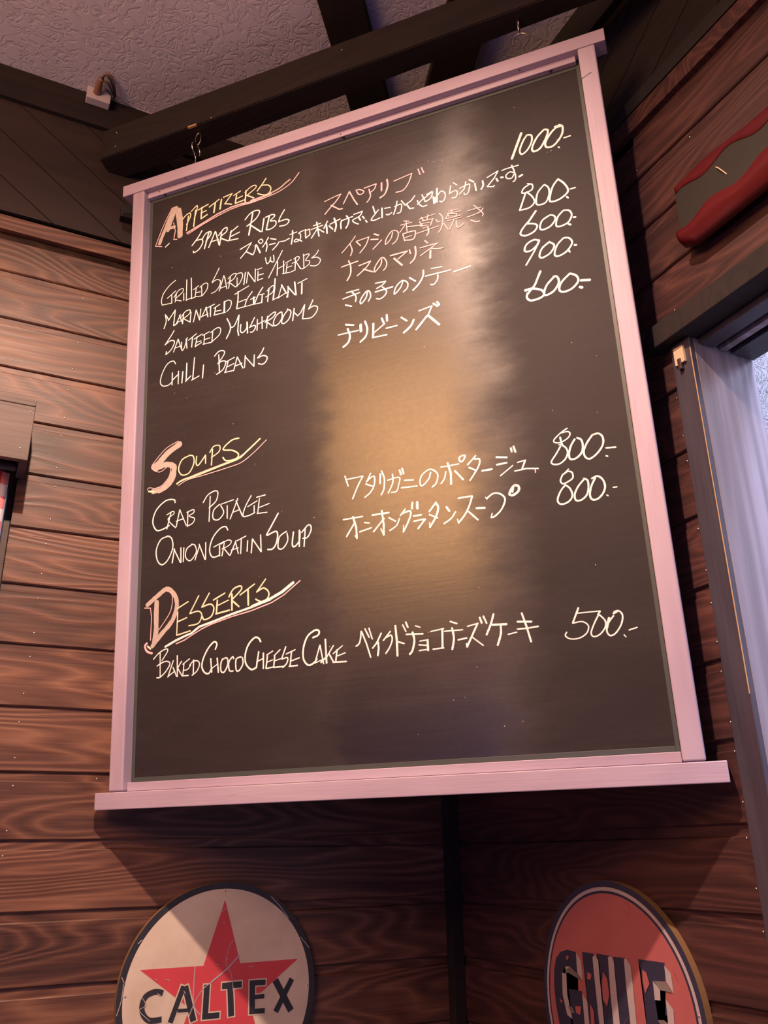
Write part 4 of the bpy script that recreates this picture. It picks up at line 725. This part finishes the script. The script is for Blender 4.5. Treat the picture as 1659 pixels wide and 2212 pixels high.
# plan outline: front edge from left end to the right wall, back edge ends cut against the walls
def to_beam(p):
    q = V((p[0], p[1])) - ba
    return (q.dot(bd), q.dot(bn))
plan = [(-.4405, 0.0), to_beam((XR - .0125, ba.y + (XR - .0125 - ba.x) * bd.y / bd.x)), to_beam((XR - .0125, (ba + bn * .034).y + (XR - .0125 - (ba + bn * .034).x) * bd.y / bd.x)), to_beam((.147, YL - .0115)), to_beam((.108, YL - .0115))]
n = len(plan)
vs = [(x, y, 0.0) for x, y in plan] + [(x, y, .0745) for x, y in plan]
fs = [tuple(range(n))[::-1], tuple(range(n, 2 * n))] + [(i, (i + 1) % n, n + (i + 1) % n, n + i) for i in range(n)]
bo = mesh('beam_timber', vs, fs, M['dark'], beam)
bmx = bmesh.new(); bmx.from_mesh(bo.data)
bmesh.ops.recalc_face_normals(bmx, faces=bmx.faces[:])
bmesh.ops.bevel(bmx, geom=bmx.edges[:], offset=.0018, segments=2, affect='EDGES')
bmx.to_mesh(bo.data); bmx.free()
for t, z in ((-.406, .057), (-.405, .021), (-.181, .004), (.091, .055)):
    link('nail', nail_me, None, beam, loc=(t, 0, z))
box('pale_splinter', -.233, -.214, -.0006, .004, -.0004, .0035, M['brass'], beam, .0004)

# ---------------------------------------------------------------- menu board
O_ = V((0.21043, 1.44492, 1.6161)); H_ = V((0.67996, -0.73323, 0.00475)); U_ = V((-0.0675, -0.05614, 0.99614)); N_ = V((-0.73013, -0.67766, -0.08767))
board = empty('menu_board')
board.matrix_world = Matrix(((H_.x, U_.x, N_.x, O_.x), (H_.y, U_.y, N_.y, O_.y), (H_.z, U_.z, N_.z, O_.z), (0, 0, 0, 1)))
tag(board, 'large blackboard menu in a pale lilac frame hanging across the corner', 'menu board')
D = .0215
def bpart(name, u0, u1, v0, v1, d0, d1, m, bev=.0014):
    return box(name, u0, u1, v0, v1, -d1, -d0, m, board, bev)
bpart('slate_panel', .0425, .8745, .0185, 1.112, D, D + .0055, M['slate'], 0)
bpart('top_rail', .0016, .9135, 1.1148, 1.1385, 0, .031, M['paint'], .0012)
bpart('bottom_rail', 0.0, .9198, -.0010, .0243, 0, .031, M['paint'], .0012)
sm1 = box_me('stile', -.013, .013, -.5446, .5446, -.0155, .0155, .0026, 3)
for u, w in ((.0382, 1.0), (.8828, 1.04)):
    o = link('stile', sm1, M['paint'], board, loc=(u, .5697, -.0155))
    o.scale = (w, 1, 1)
# grain of the uprights runs along them
def paint_v():
    m = M['paint'].copy(); m.name = 'pale_lilac_painted_upright'
    for nd in m.node_tree.nodes:
        if nd.type == 'VECT_MATH' and nd.operation == 'MULTIPLY':
            s = nd.inputs[1].default_value
            nd.inputs[1].default_value = (s[1], s[0], s[2])
    return m
M['paint_v'] = paint_v()
sm1.materials.clear(); sm1.materials.append(M['paint_v'])
bpart('inner_strip', .0515, .8639, 1.1030, 1.1146, .0118, D - .0002, M['paint'], .0008)
bpart('inner_strip', .0515, .8685, .0246, .0375, .0105, D - .0002, M['paint'], .0008)
for a in ((.0515, .0575, .038, 1.1025), (.8625, .8680, .038, 1.1025), (.0576, .8624, .0378, .0445), (.0576, .8624, 1.0965, 1.1025)):
    bpart('slate_edge_band', *a, D - .0008, D - .0001, M['slate_edge'], .0003)
bm = bmesh.new()
bmesh.ops.create_cone(bm, segments=12, radius1=.0032, radius2=.0026, depth=.001, cap_ends=True)
scr_me = bpy.data.meshes.new('screw'); bm.to_mesh(scr_me); bm.free()
scr_me.materials.append(M['rusty'])
for u, v, d, flat in ((.0874, 1.1028, .0161, 1), (.8233, 1.1028, .0162, 1), (.4573, 1.1028, .0157, 1)):
    link('screw', scr_me, None, board, loc=(u, v, -d), rot=(math.pi / 2, 0, 0))
for u, v, d in ((.0775, 1.1100, .0118), (.4535, 1.1080, .0118), (.14, 1.1146, .004), (.775, 1.1146, .006)):
    o = link('screw', scr_me, None, board, loc=(u, v, -d), rot=(math.pi / 2, 0, 0) if v > 1.112 else (0, 0, 0))
    o.scale = (.5, .5, .6)
# knot scar on the right stile and chipped lower corner of the slate
def scar(u, v, s):
    P = [(u - .010 * s, v - .004 * s), (u + .002 * s, v + .001 * s), (u + .011 * s, v + .0045 * s)]
    vs, fs = [], []
    ribbon(P, .0018 * s, .00025, vs, fs, .3)
    return mesh('paint_crack', vs, fs, M['rusty'], board)
scar(.877, 1.058, .75)

# lettering on the slate
for gi, (nm, data) in enumerate(CHALK):
    byc = {}
    for si, s in enumerate(data.split(';')):
        f = s.split(',')
        w, smt = int(f[1]) / 1e4, int(f[2])
        c = [int(x) / 1e4 for x in f[3:]]
        P = list(zip(c[0::2], c[1::2]))
        if smt: P = [(q.x, q.y) for q in catmull([(a, b, 0) for a, b in P], 7)]
        else:
            Q = []
            for a, b in zip(P[:-1], P[1:]):
                for j in range(4): Q.append((a[0] + (b[0] - a[0]) * j / 4, a[1] + (b[1] - a[1]) * j / 4))
            Q.append(P[-1]); P = Q
        vs, fs = byc.setdefault(f[0], ([], []))
        lay = {'G': 0, 'K': 1, 'W': 1, 'P': 2}[f[0]]
        off = len(vs)
        ribbon(P, w * 1.12, -D + .00012 + lay * .00025 + (si % 24) * .000009, vs, fs, .09)
    for c, (vs, fs) in byc.items():
        name = {'heading': 'chalk_heading', 'line': 'chalk_writing', 'price': 'chalk_price'}[nm]
        o = mesh(name, vs, fs, M[c], board)
        bmx = bmesh.new(); bmx.from_mesh(o.data)
        for fc in bmx.faces:
            fc.normal_update()
            if fc.normal.z < 0: fc.normal_flip()
        bmx.to_mesh(o.data); bmx.free()
        if c == 'P': o['label'] = 'pink chalk strokes'
        elif c == 'G': o['label'] = 'rubbed grey chalk fill'
        elif c == 'K': o['label'] = 'cream chalk strokes'

# chalk specks and dust
vs, fs = [], []
rs = random.Random(3)
for k in range(46):
    u, v = rs.uniform(.08, .85), rs.uniform(.06, 1.08)
    if k < 3: u, v = ((.581, .122), (.279, .336), (.800, .621))[k]
    a = rs.uniform(0, 6.28); l = rs.uniform(.0004, .0016)
    ribbon([(u, v), (u + math.cos(a) * l, v + math.sin(a) * l)], rs.uniform(.0005, .0011), -D + .0001, vs, fs)
o = mesh('chalk_speck', vs, fs, M['G'], board); o['kind'] = 'stuff'

# screw hooks on the top rail, screw eyes in the beam
def hook_pts(face):
    r = .0135
    c = V((0, .044 - r, 0)) if False else V((0, .044, 0))
    pts = [V((.001, -.004, 0)), V((.001, .012, 0)), V((.001, .024, 0)), V((.004, .029, 0))]
    for a in range(-62, 206, 22):
        t = math.radians(a)
        pts.append(V((c.x + r * math.cos(t) * 1.0, c.y + r * math.sin(t), 0)))
    if face: pts = [V((p.z, p.y, p.x)) for p in pts]
    return pts
for u, face in ((.7814, False), (.1549, True)):
    pts = [V((u, 1.1385, -.015)) + p for p in hook_pts(face)]
    o = tube('screw_hook', pts, .00125, M['steel'], board)
    cm = bpy.data.meshes.new('c')
def w2beam(p):
    q = V((p[0], p[1])) - ba
    return V((q.dot(bd), q.dot(bn), p[2] - 2.842))
def eye(u, turn):
    base = O_ + H_ * u + U_ * 1.1385 - N_ * .015
    p = w2beam(base)
    ctr = V((p.x, .018, -.0165))
    pts = []
    for k in range(0, 15):
        a = math.radians(90 + 14 + k * (360 - 28) / 14)
        w, h = .0062, .0145
        q = V((w * math.cos(a), 0, h * math.sin(a))) if not turn else V((0, w * math.cos(a), h * math.sin(a)))
        pts.append(ctr + q)
    top = V((ctr.x, ctr.y, .004))
    pts = [top] + [V((ctr.x, ctr.y, -.0005))] + pts
    tube('screw_eye', pts, .0012, M['steel'], beam)
eye(.7814, True)
eye(.1549, False)

# ---------------------------------------------------------------- round signs
def disc_me(name, r, t, dome=0.0, seg=72, rim=True, rings=8):
    vs, fs = [(0, -t - dome, 0)], []
    rr = [r * (k + 1) / rings for k in range(rings)]
    for q in rr:
        for j in range(seg):
            a = 2 * math.pi * j / seg
            vs.append((q * math.cos(a), -t - dome * (1 - (q / r) ** 2), q * math.sin(a)))
    for j in range(seg): fs.append((0, 1 + j, 1 + (j + 1) % seg))
    for k in range(rings - 1):
        for j in range(seg):
            a, b = 1 + k * seg + j, 1 + k * seg + (j + 1) % seg
            fs.append((a, a + seg, b + seg, b))
    n0 = len(vs)
    for j in range(seg):
        a = 2 * math.pi * j / seg
        vs.append((r * math.cos(a), 0, r * math.sin(a)))
    o0 = 1 + (rings - 1) * seg
    for j in range(seg): fs.append((o0 + j, n0 + j, n0 + (j + 1) % seg, o0 + (j + 1) % seg))
    fs.append(tuple(n0 + j for j in range(seg)))
    return vs, fs

def ring_part(name, r0, r1, y, m, parent, seg=96, th=.0002):
    vs, fs = [], []
    for j in range(seg):
        a = 2 * math.pi * j / seg
        for r in (r0, r1): vs.append((r * math.cos(a), y, r * math.sin(a)))
    for j in range(seg):
        k = (j + 1) % seg
        fs.append((2 * j, 2 * j + 1, 2 * k + 1, 2 * k))
    return mesh(name, vs, fs, m, parent)

def poly_part(name, polys, y, m, parent):
    bmx = bmesh.new()
    for p in polys:
        pts = [(p[i] / 1000, p[i + 1] / 1000) for i in range(0, len(p), 2)]
        f = bmx.faces.new([bmx.verts.new((a, y, b)) for a, b in pts])
    bmesh.ops.triangulate(bmx, faces=bmx.faces[:])
    for f in bmx.faces:
        f.normal_update()
        if f.normal.y > 0: f.normal_flip()
    me = bpy.data.meshes.new(name); bmx.to_mesh(me); bmx.free()
    return link(name, me, m, parent)

def strokes_part(name, data, y, m, parent, grow=0.0, flat=True):
    vs, fs = [], []
    for s in data:
        c = [v / 1000 for v in s[2:]]
        P = list(zip(c[0::2], c[1::2]))
        if s[1]: P = [(q.x, q.y) for q in catmull([(a, b, 0) for a, b in P], 7)]
        if grow and len(P) > 1:
            a, b = V(P[0]), V(P[1]); P[0] = tuple(a + (a - b).normalized() * grow)
            a, b = V(P[-1]), V(P[-2]); P[-1] = tuple(a + (a - b).normalized() * grow)
        ribbon(P, s[0] / 1000 + 2 * grow, 0, vs, fs, 0, flat)
    vs = [(a, y - i * 1e-7, b) for i, (a, b, _) in enumerate(vs)]
    return mesh(name, vs, fs, m, parent)

# cream sign with the red star
sg = empty('star_sign', (.4277, YL - .0002, 1.3514))
tag(sg, 'round cream metal sign with a red star and black lettering on the left wall', 'sign')
vs, fs = disc_me('d', .1565, .0095)
mesh('sign_disc', vs, fs, M['s_edge'], sg)
ring_part('sign_border', 0.0, .1562, -.00975, M['s_black'], sg)
ring_part('sign_face', 0.0, .1468, -.0100, M['s_cream'], sg)
star = []
for k in range(10):
    a = math.radians(90 - 36 * k)
    r = .1325 if k % 2 == 0 else .0500
    star += [r * math.cos(a) * 1000 + 1, r * math.sin(a) * 1000 - 2]
bmx = bmesh.new()
cv = bmx.verts.new((0.001, -.0102, -.002))
pv = [bmx.verts.new((star[i] / 1000, -.0102, star[i + 1] / 1000)) for i in range(0, 20, 2)]
for i in range(10): bmx.faces.new((cv, pv[i], pv[(i + 1) % 10]))
me = bpy.data.meshes.new('star'); bmx.to_mesh(me); bmx.free()
link('star', me, M['s_red'], sg)
for ids in ((1, 2, 3), (4, 5), (6, 7), (8, 9, 10, 11)):
    strokes_part('letter_outline', [STAR_LETTERS[i] for i in ids], -.0104, M['s_cream'], sg, .0019)
for ids in ((0,), (1, 2, 3), (4, 5), (6, 7), (8, 9, 10, 11), (12, 13)):
    strokes_part('letter', [STAR_LETTERS[i] for i in ids], -.0106, M['s_black'], sg)
for s_ in STAR_SCRATCHES:
    strokes_part('scratch', [s_], -.0108, M['s_white'], sg, 0, False)
for a in (90, 180, 0):
    t = math.radians(a + (-2 if a == 180 else 0))
    link('screw', nail_me, None, sg, loc=(.1435 * math.cos(t), -.0102, .1435 * math.sin(t)))

# orange sign with block letters; local x runs towards -Y
sg2 = empty('orange_sign', (XR - .0002, 1.0389, 1.3448), (0, 0, -math.pi / 2))
tag(sg2, 'round orange metal sign with navy block letters and a white ring on the right wall', 'sign')
vs, fs = disc_me('d', .1625, .0095)
mesh('sign_disc', vs, fs, M['s_edge'], sg2)
ring_part('sign_border', 0.0, .1622, -.00975, M['s_navy'], sg2)
ring_part('white_ring', 0.0, .1540, -.0100, M['s_white'], sg2)
ring_part('inner_ring', 0.0, .1492, -.0102, M['s_navy'], sg2)
ring_part('sign_face', 0.0, .1458, -.0104, M['s_orange'], sg2)
for i, p in enumerate(BLOCK_LETTERS['navy']):
    poly_part('letter', [p], -.0106 - i * 5e-5, M['s_navy'], sg2)
xs = lambda i: [q for q, z in zip(BLOCK_LETTERS['navy'][i][0::2], BLOCK_LETTERS['navy'][i][1::2]) if z < -40]
for a, b in ((min(xs(0)), max(xs(1))), (min(xs(2)), max(xs(3))), (min(xs(4)), max(xs(4)) + 32)):
    poly_part('letter', [[a, -47, b, -47, b - 4, -68, a + 4, -68]], -.01092, M['s_navy'], sg2)
for nm, ky, yy, mm in (('letter_side', 'white', -.0111, 's_white'), ('letter_bevel', 'grey', -.0115, 's_grey'), ('rust_patch', 'rust', -.0117, 's_orange')):
    for i, p in enumerate(BLOCK_LETTERS[ky]):
        poly_part(nm, [p], yy - i * 3e-5, M[mm], sg2)
rs = random.Random(5)
scr = [[.5, 0] + [35, 132, 47, 118], [.4, 0, 44, 139, 52, 122], [.4, 0, 40, 136, 60, 128], [.5, 0, -138, 44, -133, 52], [.5, 0, -141, 36, -131, 40], [.6, 0, 118, 62, 124, 52], [.3, 0, 5, -20, 25, -2]]
for s_ in scr:
    strokes_part('scratch', [s_], -.0121, M['s_orange'], sg2, 0, False)
for a in (92, 176, 6):
    t = math.radians(a)
    link('screw', nail_me, None, sg2, loc=(.1515 * math.cos(t), -.0104, .1515 * math.sin(t)))

# ---------------------------------------------------------------- dark panel with wavy red borders, high on the right wall
pn = empty('wavy_sign', (XR - .0005, .70, 2.335), (0, 0, -math.pi / 2))   # local x -> -Y, local -y -> room
tag(pn, 'dark panel sign with wavy red borders on the right wall beside the doorway top', 'sign')
M['olive'] = aged('dark_olive_panel', (0.012, 0.0095, 0.008), (0.009, 0.007, 0.006), 0.5, 0.7)
M['glossred'] = aged('glossy_red_border', (0.085, 0.008, 0.010), (0.05, 0.005, 0.010), 0.6, 0.28)
Lp = .52
# plate
vs, fs = [], []
NX = 60
def topz(x): return .122 + .004 * math.sin(x * 30)
def botz(x): return .014 + .010 * max(0, 1 - x / .012)
for i in range(NX + 1):
    x = -.004 + Lp * i / NX
    for y in (-.021, -.016):
        vs.append((x, y, botz(max(x, 0)))); vs.append((x, y, topz(x)))
for i in range(NX):
    a = 4 * i
    fs += [(a, a + 4, a + 5, a + 1), (a + 2, a + 3, a + 7, a + 6), (a + 1, a + 5, a + 7, a + 3), (a, a + 2, a + 6, a + 4)]
fs += [(0, 1, 3, 2), (4 * NX, 4 * NX + 2, 4 * NX + 3, 4 * NX + 1)]
mesh('panel', vs, fs, M['olive'], pn)
def wavy_band(name, z_lo, z_hi, y0, bulge, m):
    vs, fs = [], []
    K = 9
    NXX = 90
    for i in range(NXX + 1):
        x = Lp * i / NXX - .002
        a, b = z_lo(x), z_hi(x)
        for k in range(K):
            t = k / (K - 1)
            vs.append((x, y0 - bulge * math.sin(math.pi * min(1, max(0, t))) ** .7, a + (b - a) * t))
    for i in range(NXX):
        for k in range(K - 1):
            q = i * K + k
            fs.append((q, q + K, q + K + 1, q + 1))
    fs.append(tuple(range(K)))
    o = mesh(name, vs, fs, m, pn, True)
    md = o.modifiers.new('thickness', 'SOLIDIFY'); md.thickness = .001; md.offset = -1
    return o
wavy_band('red_border', lambda x: topz(x) - .012 - .0065 * math.sin((x - .028) * 66) - .004, lambda x: topz(x) + .002, -.021, .002, M['glossred'])
wavy_band('red_border', lambda x: .003 + .010 * max(0, 1 - x / .02), lambda x: .052 + .13 * x * .25 + .0065 * math.sin((x - .035) * 66), -.020, .016, M['glossred'])
tube('wire_staple', [(.073, -.0215, .098), (.080, -.0250, .088), (.088, -.0215, .072)], .0009, M['tag'], pn)
for x_ in (.03, .30, .48):
    box('mounting_block', x_ - .012, x_ + .012, -.0159, 0, .04, .09, M['black'], pn, .001)

# ---------------------------------------------------------------- junction box with plug and cables on the wall plate
jb = empty('socket_box', (.071, YL - .0222, 2.985))
tag(jb, 'white socket box with a brown plug where left wall meets ceiling', 'socket')
box('socket_housing', -.0235, .0235, -.020, 0, .004, .034, M['white_plastic'], jb, .002)
tube('plug', [(-.004, -.020, .022), (-.004, -.031, .023), (-.003, -.043, .024), (-.001, -.056, .025)], .0085, M['plug'], jb, 10, 3, (1.0, .55))
tube('cable', [(-.001, -.056, .025), (.004, -.066, .026), (.012, -.066, .024), (.020, -.052, .022), (.027, -.036, .020), (.030, -.026, .020)], .0022, M['black_cable'], jb)
tube('cable', [(.004, -.058, .018), (.012, -.058, .016), (.024, -.036, .016), (.029, -.026, .018), (.022, -.026, .022), (.010, -.038, .020)], .0020, M['black_cable'], jb)
tube('cable', [(.001, -.060, .028), (.010, -.070, .029), (.020, -.060, .027), (.028, -.040, .024), (.031, -.027, .021)], .0018, M['plug'], jb)
o = tube('white_cord', [(.030, -.027, .022), (.045, -.016, .030), (.070, -.004, .0325), (.085, -.0025, .0322), (.112, -.0022, .0318)], .0011, M['white_plastic'], jb)

# small black block on the frieze beside the board
o = box('wooden_block', -.011, .0145, -.018, 0, -.016, .016, M['black'], None, .001)
o.location = (.1535, YL - .0107, 2.746)
tag(o, 'small black wooden block on the frieze boards beside the board top left corner', 'block')
